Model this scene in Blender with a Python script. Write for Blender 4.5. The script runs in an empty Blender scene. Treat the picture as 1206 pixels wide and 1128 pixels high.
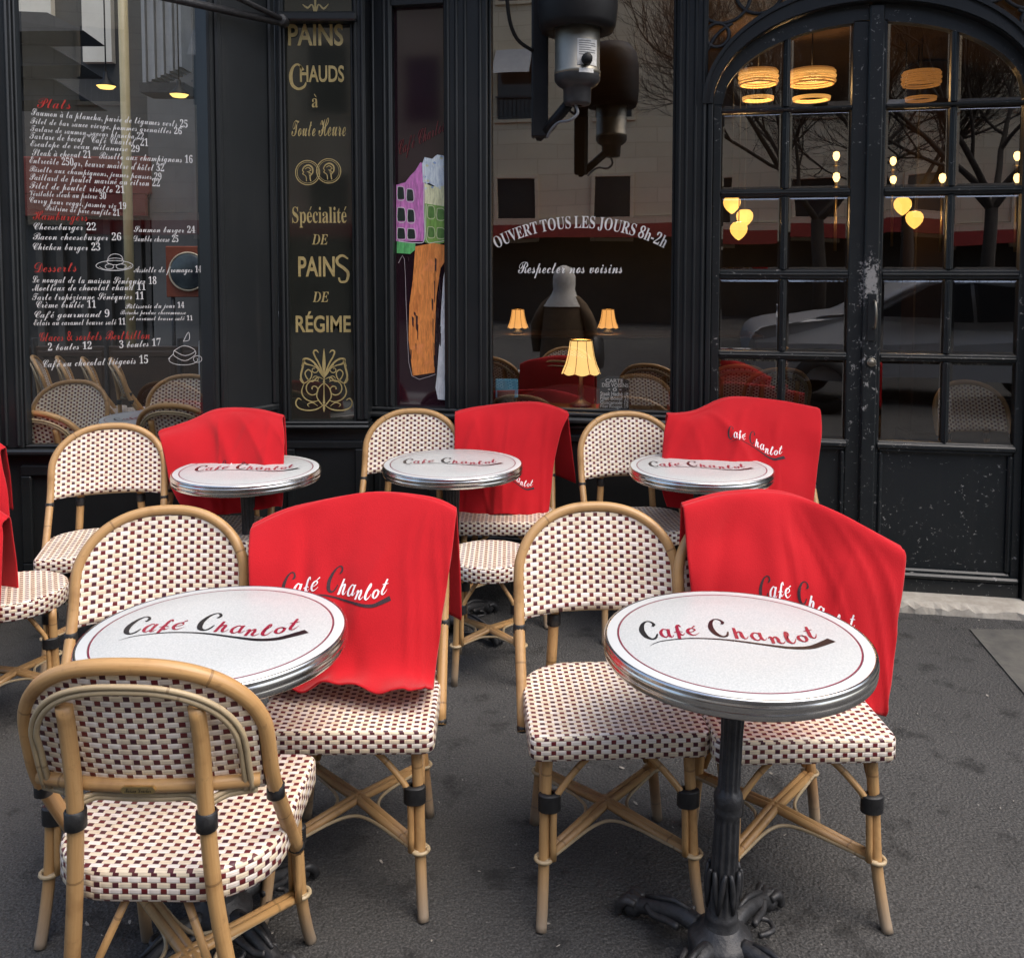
import bpy, math, random, mathutils
from mathutils import Vector, Matrix
random.seed(7)
R = math.radians
SC = bpy.context.scene
COL = SC.collection
# ------------------------------------------------------------------ camera, world, sun, exposure
F, CX, CY, PITCH, EYE = 1059.97, 603.0, 376.1, 0.05842, 1.575     # focal in photo pixels, principal point, tilt, eye height
cam = bpy.data.cameras.new('camera'); camo = bpy.data.objects.new('camera', cam); COL.objects.link(camo)
cam.sensor_fit = 'HORIZONTAL'; cam.sensor_width = 36; cam.lens = F/1206*36
cam.shift_y = -(564-CY)/1206; cam.clip_end = 500; cam.clip_start = .05
camo.location = (0, 0, EYE); camo.rotation_euler = (R(90)-PITCH, 0, 0)
SC.camera = camo
W = bpy.data.worlds.new("World"); SC.world = W; W.use_nodes = True
wn = W.node_tree.nodes; sky = wn.new('ShaderNodeTexSky'); sky.sky_type = 'NISHITA'; sky.sun_disc = False
SUN_EL, SUN_AZ = R(62), R(116)
sky.sun_elevation = SUN_EL; sky.sun_rotation = SUN_AZ; sky.air_density = 1.0; sky.dust_density = 4.0; sky.ozone_density = 1.0
W.node_tree.links.new(sky.outputs[0], wn['Background'].inputs[0]); wn['Background'].inputs[1].default_value = .15
sl = bpy.data.lights.new('sun', 'SUN'); sl.energy = 1.3; sl.angle = R(65); sl.color = (1, .96, .9)
so = bpy.data.objects.new('sun', sl); COL.objects.link(so); so.location = (0, -10, 30)
sd = Vector((math.sin(SUN_AZ)*math.cos(SUN_EL), math.cos(SUN_AZ)*math.cos(SUN_EL), math.sin(SUN_EL)))
so.rotation_euler = sd.to_track_quat('Z', 'Y').to_euler()
SC.view_settings.view_transform = 'Standard'; SC.view_settings.look = 'None'; SC.view_settings.gamma = 1
SC.view_settings.exposure = 1.0
SC.cycles.max_bounces = 8; SC.cycles.transparent_max_bounces = 16; SC.cycles.sample_clamp_indirect = 6

# ------------------------------------------------------------------ helpers: pixel rays of the survey, meshes, tagging
cp, sp = math.cos(PITCH), math.sin(PITCH)
def ray(px, py):
    x = (px-CX)/F; y = -(py-CY)/F
    return Vector((x, cp+y*sp, -sp+y*cp))
def atY(px, py, Y):
    d = ray(px, py); k = Y/d.y
    return Vector((0, 0, EYE))+d*k
def atZ(px, py, Z):
    d = ray(px, py); k = (Z-EYE)/d.z
    return Vector((0, 0, EYE))+d*k
class Frame:                      # a wall's own axes: s along it, z up, t out of it towards the street
    def __init__(f, p0, p1):
        f.o = Vector((p0[0], p0[1], 0)); u = Vector((p1[0]-p0[0], p1[1]-p0[1], 0)); f.u = u.normalized(); f.n = Vector((f.u.y, -f.u.x, 0))
    def __call__(f, s, z, t=0): return f.o+f.u*s+f.n*t+Vector((0, 0, z))
    def px(f, px, py, t=0):
        d = ray(px, py); e = Vector((0, 0, EYE)); k = ((f.o+f.n*t-e).dot(f.n))/d.dot(f.n); p = e+d*k
        return (p-f.o).dot(f.u), p.z
WORLD = lambda x, y, z: Vector((x, y, z))
def catmull(p, n):
    out = []; m = len(p)
    for i in range(m-1):
        a, b, c, d = p[max(i-1, 0)], p[i], p[i+1], p[min(i+2, m-1)]
        for k in range(n):
            t = k/n
            out.append(tuple(.5*((2*b[j])+(c[j]-a[j])*t+(2*a[j]-5*b[j]+4*c[j]-d[j])*t*t+(3*b[j]-a[j]-3*c[j]+d[j])*t**3) for j in range(len(b))))
    out.append(tuple(p[-1])); return out
class MB:
    def __init__(s): s.v = []; s.f = []; s.uv = {}; s.sm = []; s.mi = []
    def add(s, vs, fs, smooth=False, uvs=None, mi=0):
        b = len(s.v); s.v += [tuple(v) for v in vs]
        for i, f in enumerate(fs):
            if uvs: s.uv[len(s.f)] = uvs[i]
            s.f.append(tuple(b+k for k in f)); s.sm.append(smooth); s.mi.append(mi)
    def box(s, x0, x1, y0, y1, z0, z1, fr=None, bev=0, mi=0):
        fr = fr or WORLD
        if fr is not WORLD:        # in a wall frame the order is s, t, z
            P = lambda a, b, c: fr(a, c, b)
        else: P = fr
        if bev <= 0:
            v = [P(x, y, z) for x in (x0, x1) for y in (y0, y1) for z in (z0, z1)]
            s.add(v, [(0, 1, 3, 2), (4, 6, 7, 5), (0, 4, 5, 1), (2, 3, 7, 6), (0, 2, 6, 4), (1, 5, 7, 3)], mi=mi)
        else:
            b = min(bev, (x1-x0)*.45, abs(y1-y0)*.45, (z1-z0)*.45); ya, yb = min(y0, y1), max(y0, y1)
            X, Y, Z = (x0, x1), (ya, yb), (z0, z1); S = (1, -1); v = []; ix = {}
            for i in (0, 1):
                for j in (0, 1):
                    for k in (0, 1):
                        for ax in range(3):
                            c = [X[i]+b*S[i]*(ax != 0), Y[j]+b*S[j]*(ax != 1), Z[k]+b*S[k]*(ax != 2)]
                            ix[i, j, k, ax] = len(v); v.append(P(*c))
            f = []
            for i in (0, 1): f.append([ix[i, j, k, 0] for j, k in ((0, 0), (1, 0), (1, 1), (0, 1))])
            for j in (0, 1): f.append([ix[i, j, k, 1] for i, k in ((0, 0), (1, 0), (1, 1), (0, 1))])
            for k in (0, 1): f.append([ix[i, j, k, 2] for i, j in ((0, 0), (1, 0), (1, 1), (0, 1))])
            for i in (0, 1):
                for j in (0, 1): f.append([ix[i, j, 0, 0], ix[i, j, 1, 0], ix[i, j, 1, 1], ix[i, j, 0, 1]])
                for k in (0, 1): f.append([ix[i, 0, k, 0], ix[i, 1, k, 0], ix[i, 1, k, 2], ix[i, 0, k, 2]])
            for j in (0, 1):
                for k in (0, 1): f.append([ix[0, j, k, 1], ix[1, j, k, 1], ix[1, j, k, 2], ix[0, j, k, 2]])
            for i in (0, 1):
                for j in (0, 1):
                    for k in (0, 1): f.append([ix[i, j, k, 0], ix[i, j, k, 1], ix[i, j, k, 2]])
            s.add(v, f, mi=mi)
        return s
    def tube(s, path, r, n=10, cap=True, closed=False, uvscale=1, flat=1.0):
        P = [Vector(p) for p in path]; m = len(P); rr = r if isinstance(r, (list, tuple)) else [r]*m
        T = []
        for i in range(m):
            a = P[i-1] if (i > 0 or closed) else P[i]; b = P[(i+1) % m] if (i < m-1 or closed) else P[i]
            T.append((b-a).normalized())
        N = T[0].orthogonal().normalized(); vs = []; L = 0; Ls = []
        for i in range(m):
            if i: N = (N-T[i]*N.dot(T[i])).normalized(); L += (P[i]-P[i-1]).length
            Ls.append(L); B = T[i].cross(N)
            for k in range(n):
                a = 2*math.pi*k/n; vs.append(P[i]+(N*math.cos(a)+B*math.sin(a)*flat)*rr[i])
        fs = []; uv = []
        for i in range(m if closed else m-1):
            j = (i+1) % m
            for k in range(n):
                l = (k+1) % n; fs.append((i*n+k, i*n+l, j*n+l, j*n+k))
                l0, l1 = Ls[i]*uvscale, (Ls[j] if j else L)*uvscale
                uv.append([(k/n*.1, l0), ((k+1)/n*.1, l0), ((k+1)/n*.1, l1), (k/n*.1, l1)])
        if cap and not closed:
            fs.append(tuple(range(n-1, -1, -1))); fs.append(tuple((m-1)*n+k for k in range(n)))
            uv += [[(0, 0)]*n, [(0, L*uvscale)]*n]
        s.add(vs, fs, True, uv); return s
    def lathe(s, prof, c=(0, 0, 0), n=32, axis='z', wob=None, cap=False):
        vs = []; m = len(prof)
        for (r, z) in prof:
            for k in range(n):
                a = 2*math.pi*k/n; q = r*(wob(a, z) if wob else 1)
                p = (q*math.cos(a), q*math.sin(a), z) if axis == 'z' else ((z, q*math.cos(a), q*math.sin(a)) if axis == 'x' else (q*math.cos(a), z, q*math.sin(a)))
                vs.append((c[0]+p[0], c[1]+p[1], c[2]+p[2]))
        fs = [(i*n+k, i*n+(k+1) % n, (i+1)*n+(k+1) % n, (i+1)*n+k) for i in range(m-1) for k in range(n)]
        if cap: fs.append(tuple(range(n-1, -1, -1))); fs.append(tuple((m-1)*n+k for k in range(n)))
        s.add(vs, fs, True); return s
    def grid(s, pts, smooth=True, uv=None, closed=False):
        h, w = len(pts), len(pts[0]); vs = [p for r_ in pts for p in r_]; fs = []; uvs = []
        for i in range(h-1):
            for j in range(w-1 if not closed else w):
                j2 = (j+1) % w
                fs.append((i*w+j, i*w+j2, (i+1)*w+j2, (i+1)*w+j))
                if uv: uvs.append([uv[i][j], uv[i][j2], uv[i+1][j2], uv[i+1][j]])
        s.add(vs, fs, smooth, uvs if uv else None); return s
    def prism(s, poly, d, fr, t0, t1):        # polygon in a wall frame, from t0 to t1
        n = len(poly); v = [fr(a, b, t0) for a, b in poly]+[fr(a, b, t1) for a, b in poly]
        s.add(v, [tuple(range(n)), tuple(range(2*n-1, n-1, -1))]+[(i, i+n, (i+1) % n+n, (i+1) % n) for i in range(n)]); return s
    def strip(s, A, B, fr, t0, t1):           # solid band between two curves of a wall frame
        n = len(A)
        for i in range(n-1):
            q = [A[i], A[i+1], B[i+1], B[i]]
            v = [fr(a, b, t0) for a, b in q]+[fr(a, b, t1) for a, b in q]
            f = [(0, 1, 2, 3), (4, 7, 6, 5), (0, 4, 5, 1), (3, 2, 6, 7)]
            if i == 0: f.append((0, 3, 7, 4))
            if i == n-2: f.append((1, 5, 6, 2))
            s.add(v, f)
        return s
    def build(s, name, mat, parent=None, fix=True):
        me = bpy.data.meshes.new(name); me.from_pydata(s.v, [], s.f); 
        for m in (mat if isinstance(mat, (list, tuple)) else [mat]): me.materials.append(m)
        me.polygons.foreach_set('use_smooth', s.sm); me.polygons.foreach_set('material_index', s.mi)
        if s.uv:
            ul = me.uv_layers.new(name='UVMap')
            for i, p in enumerate(me.polygons):
                if i in s.uv:
                    for k, li in enumerate(p.loop_indices): ul.data[li].uv = s.uv[i][k]
        me.update()
        if fix:
            import bmesh
            b = bmesh.new(); b.from_mesh(me); bmesh.ops.recalc_face_normals(b, faces=b.faces); b.to_mesh(me); b.free()
        o = bpy.data.objects.new(name, me); COL.objects.link(o)
        if parent: o.parent = parent
        return o
def empty(name, loc=(0, 0, 0), rz=0):
    o = bpy.data.objects.new(name, None); COL.objects.link(o); o.location = loc; o.rotation_euler = (0, 0, rz); o.empty_display_size = .1; return o
def tag(o, label=None, cat=None, group=None, kind=None):
    for k, v in (('label', label), ('category', cat), ('group', group), ('kind', kind)):
        if v: o[k] = v
    return o
def kids(o): return list(o.children)
def dup(root, loc, rz=0, label=None, group=None):
    r = root.copy(); COL.objects.link(r); r.location = loc; r.rotation_euler = (0, 0, rz)
    if label: r['label'] = label
    if group: r['group'] = group
    for ch in kids(root):
        c = ch.copy(); COL.objects.link(c); c.parent = r
        for g in kids(ch):
            d = g.copy(); COL.objects.link(d); d.parent = c
    return r

# ------------------------------------------------------------------ materials
def mat(name, col=(.5, .5, .5), rough=.5, metal=0, spec=.5, emit=None, es=0):
    m = bpy.data.materials.new(name); m.use_nodes = True; b = m.node_tree.nodes['Principled BSDF']
    b.inputs['Base Color'].default_value = (*col, 1); b.inputs['Roughness'].default_value = rough; b.inputs['Metallic'].default_value = metal
    b.inputs['Specular IOR Level'].default_value = spec
    if emit: b.inputs['Emission Color'].default_value = (*emit, 1); b.inputs['Emission Strength'].default_value = es
    return m
class NT:
    def __init__(s, m): s.t = m.node_tree; s.b = s.t.nodes['Principled BSDF']
    def n(s, ty, **k):
        x = s.t.nodes.new('ShaderNode'+ty)
        for a, v in k.items(): setattr(x, a, v)
        return x
    def put(s, i, v):
        if isinstance(v, bpy.types.NodeSocket): s.t.links.new(v, i)
        elif v is not None: i.default_value = v
    def math(s, op, a, b=None, c=None):
        x = s.n('Math', operation=op); s.put(x.inputs[0], a); s.put(x.inputs[1], b); s.put(x.inputs[2], c); return x.outputs[0]
    def mix(s, f, a, b):
        x = s.n('Mix', data_type='RGBA'); s.put(x.inputs[0], f)
        for i, v in ((6, a), (7, b)): s.put(x.inputs[i], (*v, 1) if isinstance(v, tuple) and len(v) == 3 else v)
        return x.outputs[2]
    def noise(s, vec, scale, detail=4, rough=.6, dist=0):
        x = s.n('TexNoise'); x.inputs['Scale'].default_value = scale; x.inputs['Detail'].default_value = detail; x.inputs['Roughness'].default_value = rough; x.inputs['Distortion'].default_value = dist
        if vec is not None: s.put(x.inputs['Vector'], vec)
        return x.outputs['Fac']
    def ramp(s, f, stops):
        x = s.n('ValToRGB'); s.put(x.inputs[0], f); e = x.color_ramp.elements
        while len(e) < len(stops): e.new(.5)
        for k, (p, c) in enumerate(stops): e[k].position = p; e[k].color = (*c, 1) if isinstance(c, tuple) else (c, c, c, 1)
        return x.outputs[0]
    def obj(s): return s.n('TexCoord').outputs['Object']
    def uvc(s): return s.n('TexCoord').outputs['UV']
    def mapping(s, v, scale=(1, 1, 1), loc=(0, 0, 0)):
        x = s.n('Mapping'); s.put(x.inputs[0], v); x.inputs['Scale'].default_value = scale; x.inputs['Location'].default_value = loc; return x.outputs[0]
    def bump(s, h, st=.3, d=.01, nrm=None):
        x = s.n('Bump'); x.inputs['Strength'].default_value = st; x.inputs['Distance'].default_value = d; s.put(x.inputs['Height'], h)
        if nrm: s.put(x.inputs['Normal'], nrm)
        s.t.links.new(x.outputs[0], s.b.inputs['Normal']); return x.outputs[0]
    def set(s, k, v): s.put(s.b.inputs[k], v)

def m_weave():
    m = mat('woven_cane', rough=.33, spec=.5); t = NT(m); uv = t.n('SeparateXYZ'); t.put(uv.inputs[0], t.uvc())
    u = t.math('DIVIDE', uv.outputs[0], .0179); v = t.math('DIVIDE', uv.outputs[1], .0112)
    u = t.math('ADD', u, 100.5); v = t.math('ADD', v, 100.5)
    ci, cj = t.math('FLOOR', u), t.math('FLOOR', v)
    fu = t.math('ABSOLUTE', t.math('SUBTRACT', t.math('FRACT', u), .5)); fv = t.math('ABSOLUTE', t.math('SUBTRACT', t.math('FRACT', v), .5))
    par = t.math('MODULO', t.math('ADD', ci, cj), 2); colp = t.math('MODULO', ci, 2); rowp = t.math('MODULO', cj, 2)
    ev = t.math('LESS_THAN', par, .5)
    dark = t.math('MULTIPLY', ev, t.math('MULTIPLY', t.math('LESS_THAN', fu, .322), t.math('LESS_THAN', fv, .45)))
    wn_ = t.n('TexWhiteNoise', noise_dimensions='2D'); cv = t.n('CombineXYZ'); t.put(cv.inputs[0], ci); t.put(cv.inputs[1], cj); t.put(wn_.inputs['Vector'], cv.outputs[0])
    big = t.noise(t.obj(), 6, 3)
    dk = t.mix(colp, (.125, .010, .016), (.055, .010, .022)); dk = t.mix(t.math('MULTIPLY', wn_.outputs['Value'], .5), dk, (.17, .035, .025))
    lt = t.mix(rowp, (.90, .82, .75), (.82, .69, .50)); lt = t.mix(t.math('MULTIPLY', wn_.outputs['Value'], .3), lt, (.70, .62, .50))
    lt = t.mix(t.math('MULTIPLY', t.math('GREATER_THAN', big, .56), .25), lt, (.5, .38, .26))
    seam = t.math('GREATER_THAN', fv, .455); mid = t.math('LESS_THAN', fv, .045)
    lt = t.mix(t.math('MULTIPLY', mid, .35), lt, (.30, .22, .15)); lt = t.mix(t.math('MULTIPLY', seam, .45), lt, (.26, .17, .12))
    t.set('Base Color', t.mix(dark, lt, dk))
    # float profile: each light strand bows over its cell, the dark one sits lower
    hl = t.math('SUBTRACT', .5, t.math('MULTIPLY', t.math('POWER', fu, 2), .9)); hl = t.math('SUBTRACT', hl, t.math('MULTIPLY', t.math('POWER', fv, 4), 5))
    hd = t.math('SUBTRACT', .28, t.math('MULTIPLY', t.math('POWER', fv, 2), .8))
    h = t.math('ADD', t.math('MULTIPLY', hl, t.math('SUBTRACT', 1, dark)), t.math('MULTIPLY', hd, dark))
    t.bump(h, .8, .004); t.set('Roughness', t.math('ADD', .28, t.math('MULTIPLY', big, .2))); return m
def m_bamboo(name='bamboo', a=(.36, .185, .060), b=(.54, .335, .145), c=(.17, .07, .02), dirt=.85):
    m = mat(name, rough=.35); t = NT(m); o = t.obj(); uv = t.uvc()
    st = t.noise(t.mapping(uv, (60, 3, 1)), 3, 4); bl = t.noise(o, 9, 4); 
    info = t.n('ObjectInfo').outputs['Random']
    c1 = t.mix(t.math('MULTIPLY', st, 1), a, b); c1 = t.mix(t.math('MULTIPLY', info, .3), c1, (.34, .22, .11))
    c1 = t.mix(t.ramp(bl, [(.52, 0.0), (.75, .7)]), c1, c)
    sx = t.n('SeparateXYZ'); t.put(sx.inputs[0], uv); node = t.math('FRACT', t.math('ADD', t.math('DIVIDE', sx.outputs[1], .41), .37)); nd = t.math('LESS_THAN', t.math('ABSOLUTE', t.math('SUBTRACT', node, .5)), .006)
    c1 = t.mix(t.math('MULTIPLY', nd, .5), c1, (.10, .05, .02))
    wear = t.ramp(t.noise(o, 40, 5, .7), [(.60, 0.0), (.68, 1.0)])
    oz = t.n('SeparateXYZ'); t.put(oz.inputs[0], o); low = t.ramp(oz.outputs[2], [(0.0, .95), (.15, .0)])
    c1 = t.mix(t.math('MULTIPLY', low, dirt), c1, (.22, .20, .17)); c1 = t.mix(t.math('MULTIPLY', wear, .3), c1, (.12, .06, .03))
    t.set('Base Color', c1); t.set('Roughness', t.math('ADD', .26, t.math('MULTIPLY', bl, .3))); t.bump(t.math('ADD', t.math('MULTIPLY', nd, .8), st), .25, .003); return m
def m_paint(name, base=(.0105, .0125, .0140), chips=0.0, rough=.36, zone=None):
    m = mat(name, rough=rough, spec=.5); t = NT(m); o = t.obj(); n1 = t.noise(o, 2.2, 5)
    dust = t.mix(t.ramp(n1, [(.4, 0.0), (.75, .6)]), base, (.022, .024, .026)); c = dust
    drip = t.noise(t.mapping(o, (14, 14, .7)), 2, 5); c = t.mix(t.ramp(drip, [(.55, 0.0), (.8, .5)]), c, (.028, .028, .028))
    fine = t.noise(o, 70, 6, .75); mask = t.noise(o, 3.2, 3)
    if chips > 0:
        k = t.math('MULTIPLY', t.ramp(t.noise(t.mapping(o, (1, 1, 1.2)), 46, 5, .68, .4), [(.655-chips*.08, 0.0), (.685-chips*.08, 1.0)]), t.ramp(mask, [(.45, .0), (.55, 1.0)]))
        if zone is not None: k = t.math('MAXIMUM', k, zone(t, o))
        c = t.mix(k, c, (.27, .26, .245)); t.set('Roughness', t.math('ADD', rough, t.math('MULTIPLY', k, .3)))
    t.set('Base Color', c); t.bump(t.math('ADD', t.math('MULTIPLY', fine, .35), drip), .12, .004); return m
def m_glass(name, refl=1.9, add=.04, tint=(.86, .87, .86), wav=.0):
    m = bpy.data.materials.new(name); m.use_nodes = True; nt = m.node_tree; n = nt.nodes; n.clear()
    out = n.new('ShaderNodeOutputMaterial'); mx = n.new('ShaderNodeMixShader'); tr = n.new('ShaderNodeBsdfTransparent'); gl = n.new('ShaderNodeBsdfGlossy')
    tr.inputs[0].default_value = (*tint, 1); gl.inputs['Roughness'].default_value = 0.0; gl.inputs['Color'].default_value = (1, .98, .95, 1)
    L = nt.links.new
    lw = n.new('ShaderNodeLayerWeight'); lw.inputs[0].default_value = .5; fr = n.new('ShaderNodeMath'); fr.operation = 'POWER'; fr.inputs[1].default_value = 5; L(lw.outputs['Facing'], fr.inputs[0])
    ma = n.new('ShaderNodeMath'); ma.operation = 'MULTIPLY_ADD'; ma.inputs[1].default_value = .8; ma.inputs[2].default_value = .04*refl+add; ma.use_clamp = True
    L(fr.outputs[0], ma.inputs[0]); L(ma.outputs[0], mx.inputs[0]); L(tr.outputs[0], mx.inputs[1]); L(gl.outputs[0], mx.inputs[2]); L(mx.outputs[0], out.inputs[0])
    if wav:
        tc = n.new('ShaderNodeTexCoord'); no = n.new('ShaderNodeTexNoise'); no.inputs['Scale'].default_value = 1.7; no.inputs['Detail'].default_value = 1; bu = n.new('ShaderNodeBump'); bu.inputs['Strength'].default_value = wav; bu.inputs['Distance'].default_value = .02
        L(tc.outputs['Object'], no.inputs[0]); L(no.outputs[0], bu.inputs['Height']); L(bu.outputs[0], gl.inputs['Normal'])
    return m
def m_fleece():
    m = mat('red_fleece', rough=.95, spec=.15); t = NT(m); o = t.obj(); n1 = t.noise(o, 5, 3); n2 = t.noise(o, 260, 4, .7)
    c = t.mix(t.ramp(n1, [(.35, 0.0), (.7, 1.0)]), (.42, .0090, .0150), (.49, .0115, .0185)); c = t.mix(t.math('MULTIPLY', t.ramp(n2, [(.45, 0.0), (.7, 1.0)]), .35), c, (.36, .009, .014))
    t.set('Base Color', c); t.set('Sheen Weight', .35); t.set('Sheen Roughness', .5); t.set('Sheen Tint', (1, .4, .38, 1)); t.bump(t.math('ADD', n2, t.math('MULTIPLY', n1, .5)), .35, .003); return m
def m_asphalt():
    m = mat('asphalt', rough=.85, spec=.3); t = NT(m); o = t.obj(); a = t.noise(o, 1.1, 5, .6); b = t.noise(o, 180, 4, .75); g = t.noise(o, 7, 5, .65)
    c = t.mix(t.ramp(a, [(.3, 0.0), (.7, 1.0)]), (.035, .0348, .0343), (.056, .0556, .0545)); c = t.mix(t.ramp(b, [(.46, 0.0), (.66, .9)]), c, (.13, .126, .12)); c = t.mix(t.ramp(b, [(.30, .7), (.44, 0.0)]), c, (.016, .016, .016))
    c = t.mix(t.ramp(g, [(.55, 0.0), (.66, .7)]), c, (.019, .0185, .018)); sp_ = t.ramp(t.noise(o, 55, 2, .5), [(.735, 0.0), (.75, 1.0)]); c = t.mix(t.math('MULTIPLY', sp_, .6), c, (.25, .24, .22))
    vo = t.n('TexVoronoi'); vo.inputs['Scale'].default_value = 105; t.put(vo.inputs['Vector'], o)
    t.set('Base Color', c); t.set('Roughness', t.math('ADD', .62, t.math('MULTIPLY', g, .35))); t.bump(t.math('ADD', t.math('MULTIPLY', vo.outputs['Distance'], 1.2), b), .8, .007); return m
def m_speckle():
    m = mat('enamel_top', rough=.16, spec=.5); t = NT(m); o = t.obj(); s = t.n('SeparateXYZ'); t.put(s.inputs[0], o)
    r = t.math('SQRT', t.math('ADD', t.math('POWER', s.outputs[0], 2), t.math('POWER', s.outputs[1], 2)))
    n = t.noise(o, 240, 4, .7); n2 = t.noise(o, 30, 3)
    c = t.mix(t.ramp(n, [(.40, 0.0), (.62, 1.0)]), (.42, .44, .435), (.545, .555, .545)); c = t.mix(t.ramp(n2, [(.5, 0.0), (.8, .2)]), c, (.42, .46, .48))
    inner = t.math('LESS_THAN', r, .2655); c = t.mix(inner, (.56, .575, .57), c)
    def ring(a, b): return t.math('MULTIPLY', t.math('GREATER_THAN', r, a), t.math('LESS_THAN', r, b))
    c = t.mix(ring(.2655, .2688), c, (.20, .010, .035)); c = t.mix(ring(.2690, .2703), c, (.012, .012, .014))
    scr = t.ramp(t.noise(t.mapping(o, (18, 90, 1)), 2, 5), [(.68, 0.0), (.74, .35)]); c = t.mix(t.math('MULTIPLY', scr, .25), c, (.6, .6, .58))
    t.set('Base Color', c); t.set('Roughness', t.math('ADD', .24, t.math('MULTIPLY', n2, .25))); return m
def m_noise(name, a, b, scale=8, rough=.7, metal=0, bst=.2, spec=.5, detail=5):
    m = mat(name, rough=rough, metal=metal, spec=spec); t = NT(m); o = t.obj(); n = t.noise(o, scale, detail, .65); t.set('Base Color', t.mix(t.ramp(n, [(.32, 0.0), (.7, 1.0)]), a, b)); t.bump(n, bst, .01); return m
WEAVE = m_weave(); BAMBOO = m_bamboo(); CANE = m_bamboo('cane', (.34, .26, .15), (.48, .39, .25), (.22, .16, .09), .4)
BIND = m_noise('black_binding', (.008, .008, .009), (.02, .02, .02), 60, .5)
FLEECE = m_fleece(); ASPH = m_asphalt(); ENAM = m_speckle()
def m_metal(name, a, b, rough):
    m = mat(name, metal=1); t = NT(m); n = t.noise(t.obj(), 30, 4); t.set('Base Color', t.mix(n, a, b)); t.set('Roughness', t.math('ADD', rough, t.math('MULTIPLY', n, .15))); return m
RIM = m_metal('steel_rim', (.62, .61, .59), (.80, .79, .77), .13); STEEL = m_metal('brushed_steel', (.26, .235, .19), (.36, .33, .27), .40); BRASS = m_metal('brass', (.55, .40, .16), (.7, .55, .28), .3)
IRON = m_noise('cast_iron', (.013, .0135, .015), (.034, .034, .036), 40, .48, 0, .35)
def centre_wear(t, o):
    s = t.n('SeparateXYZ'); t.put(s.inputs[0], t.n('TexCoord').outputs['UV']); return None
PAINT = m_paint('black_paint', chips=.0); PAINTD = m_paint('door_paint', (.0105, .0135, .0150), chips=.55, rough=.34); WORN = m_noise('worn_paint', (.02, .022, .022), (.75, .73, .70), 38, .6, 0, .5)
GLASS = m_glass('shop_glass', 2.6, .15, wav=.05); GLASSL = m_glass('bay_glass', 1.8, .04, (.88, .88, .86), wav=.05); GLASSD = m_glass('old_glass', 2.6, .11, (.86, .86, .84), wav=.09)
BLACKGL = m_noise('black_backed_glass', (.016, .017, .014), (.026, .027, .022), 3, .05, 0, .0, .9)
GOLD = m_noise('gilt_lettering', (.33, .25, .095), (.46, .36, .16), 25, .5, 0, .1)
WHITEL = m_noise('white_lettering', (.62, .60, .57), (.82, .80, .77), 60, .7); REDL = m_noise('red_lettering', (.38, .022, .015), (.5, .045, .03), 50, .7)
BLACKL = mat('black_print', (.010, .010, .012), .3); REDP = mat('red_print', (.26, .012, .035), .3)
THREADW = m_noise('white_thread', (.72, .68, .70), (.85, .82, .84), 300, .8); THREADK = m_noise('black_thread', (.012, .008, .012), (.05, .012, .02), 300, .8)

# ------------------------------------------------------------------ lettering: glyph outlines laid out one by one
_cache = {}
def _txt(s, off=0):
    c = bpy.data.curves.new('outline', 'FONT'); c.body = s; c.resolution_u = 4; c.offset = off
    o = bpy.data.objects.new('outline', c); me = bpy.data.meshes.new_from_object(o)
    vs = [(v.co.x, v.co.y) for v in me.vertices]; fs = [tuple(p.vertices) for p in me.polygons]
    bpy.data.objects.remove(o); bpy.data.curves.remove(c); bpy.data.meshes.remove(me); return vs, fs
def style(ch, st):
    k = ord(ch)
    if st in ('script', 'pen'):
        if 'A' <= ch <= 'Z': return chr(0x1D4D0+k-65)
        if 'a' <= ch <= 'z': return chr(0x1D4EA+k-97)
        if ch.isdigit(): return chr(0x1D7CE+k-48)
    if st == 'serif':
        if 'A' <= ch <= 'Z': return chr(0x1D400+k-65)
        if 'a' <= ch <= 'z': return chr(0x1D41A+k-97)
        if ch.isdigit(): return chr(0x1D7CE+k-48)
    if st == 'italic':
        if 'A' <= ch <= 'Z': return chr(0x1D468+k-65)
        if 'a' <= ch <= 'z': return chr(0x1D482+k-97)
    return ch
def glyph(ch, st):
    if (ch, st) not in _cache:
        g = style(ch, st); v, f = _txt(g, .022 if st == 'bold' else (-.004 if st == 'pen' else 0))
        adv = max(p[0] for p in _txt(g+'|')[0])-max(p[0] for p in _txt('|')[0])
        _cache[ch, st] = (v, f, adv)
    return _cache[ch, st]
ACC = {'é': ('e', '/'), 'è': ('e', '\\'), 'à': ('a', '\\'), 'â': ('a', '^'), 'ô': ('o', '^'), 'û': ('u', '^'), 'É': ('E', '/'), 'î': ('i', '^')}
def layout(text, st, space=.3):
    vs, fs, x = [], [], 0
    for ch in text:
        if ch == ' ': x += space; continue
        acc = None
        if st not in ('plain', 'bold') and ch in ACC: ch, acc = ACC[ch]
        v, f, a = glyph(ch, st); b = len(vs)
        vs += [(p[0]+x, p[1]) for p in v]; fs += [tuple(b+i for i in q) for q in f]
        if acc and v:
            mx = sum(p[0] for p in v)/len(v)+x+.06; ty = max(p[1] for p in v)+.06
            q = {'/': [(-.05, 0), (0, 0), (.14, .17), (.06, .17)], '\\': [(.05, 0), (.1, 0), (-.02, .17), (-.1, .17)], '^': [(-.12, 0), (-.06, 0), (.02, .1), (.0, .18)]}[acc]
            for q_ in ([q] if acc != '^' else [q, [(.12, 0), (.06, 0), (-.02, .1), (.0, .18)]]):
                b = len(vs); vs += [(mx+p[0], ty+p[1]) for p in q_]; fs.append((b, b+1, b+2, b+3))
        x += a
    return vs, fs
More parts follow.
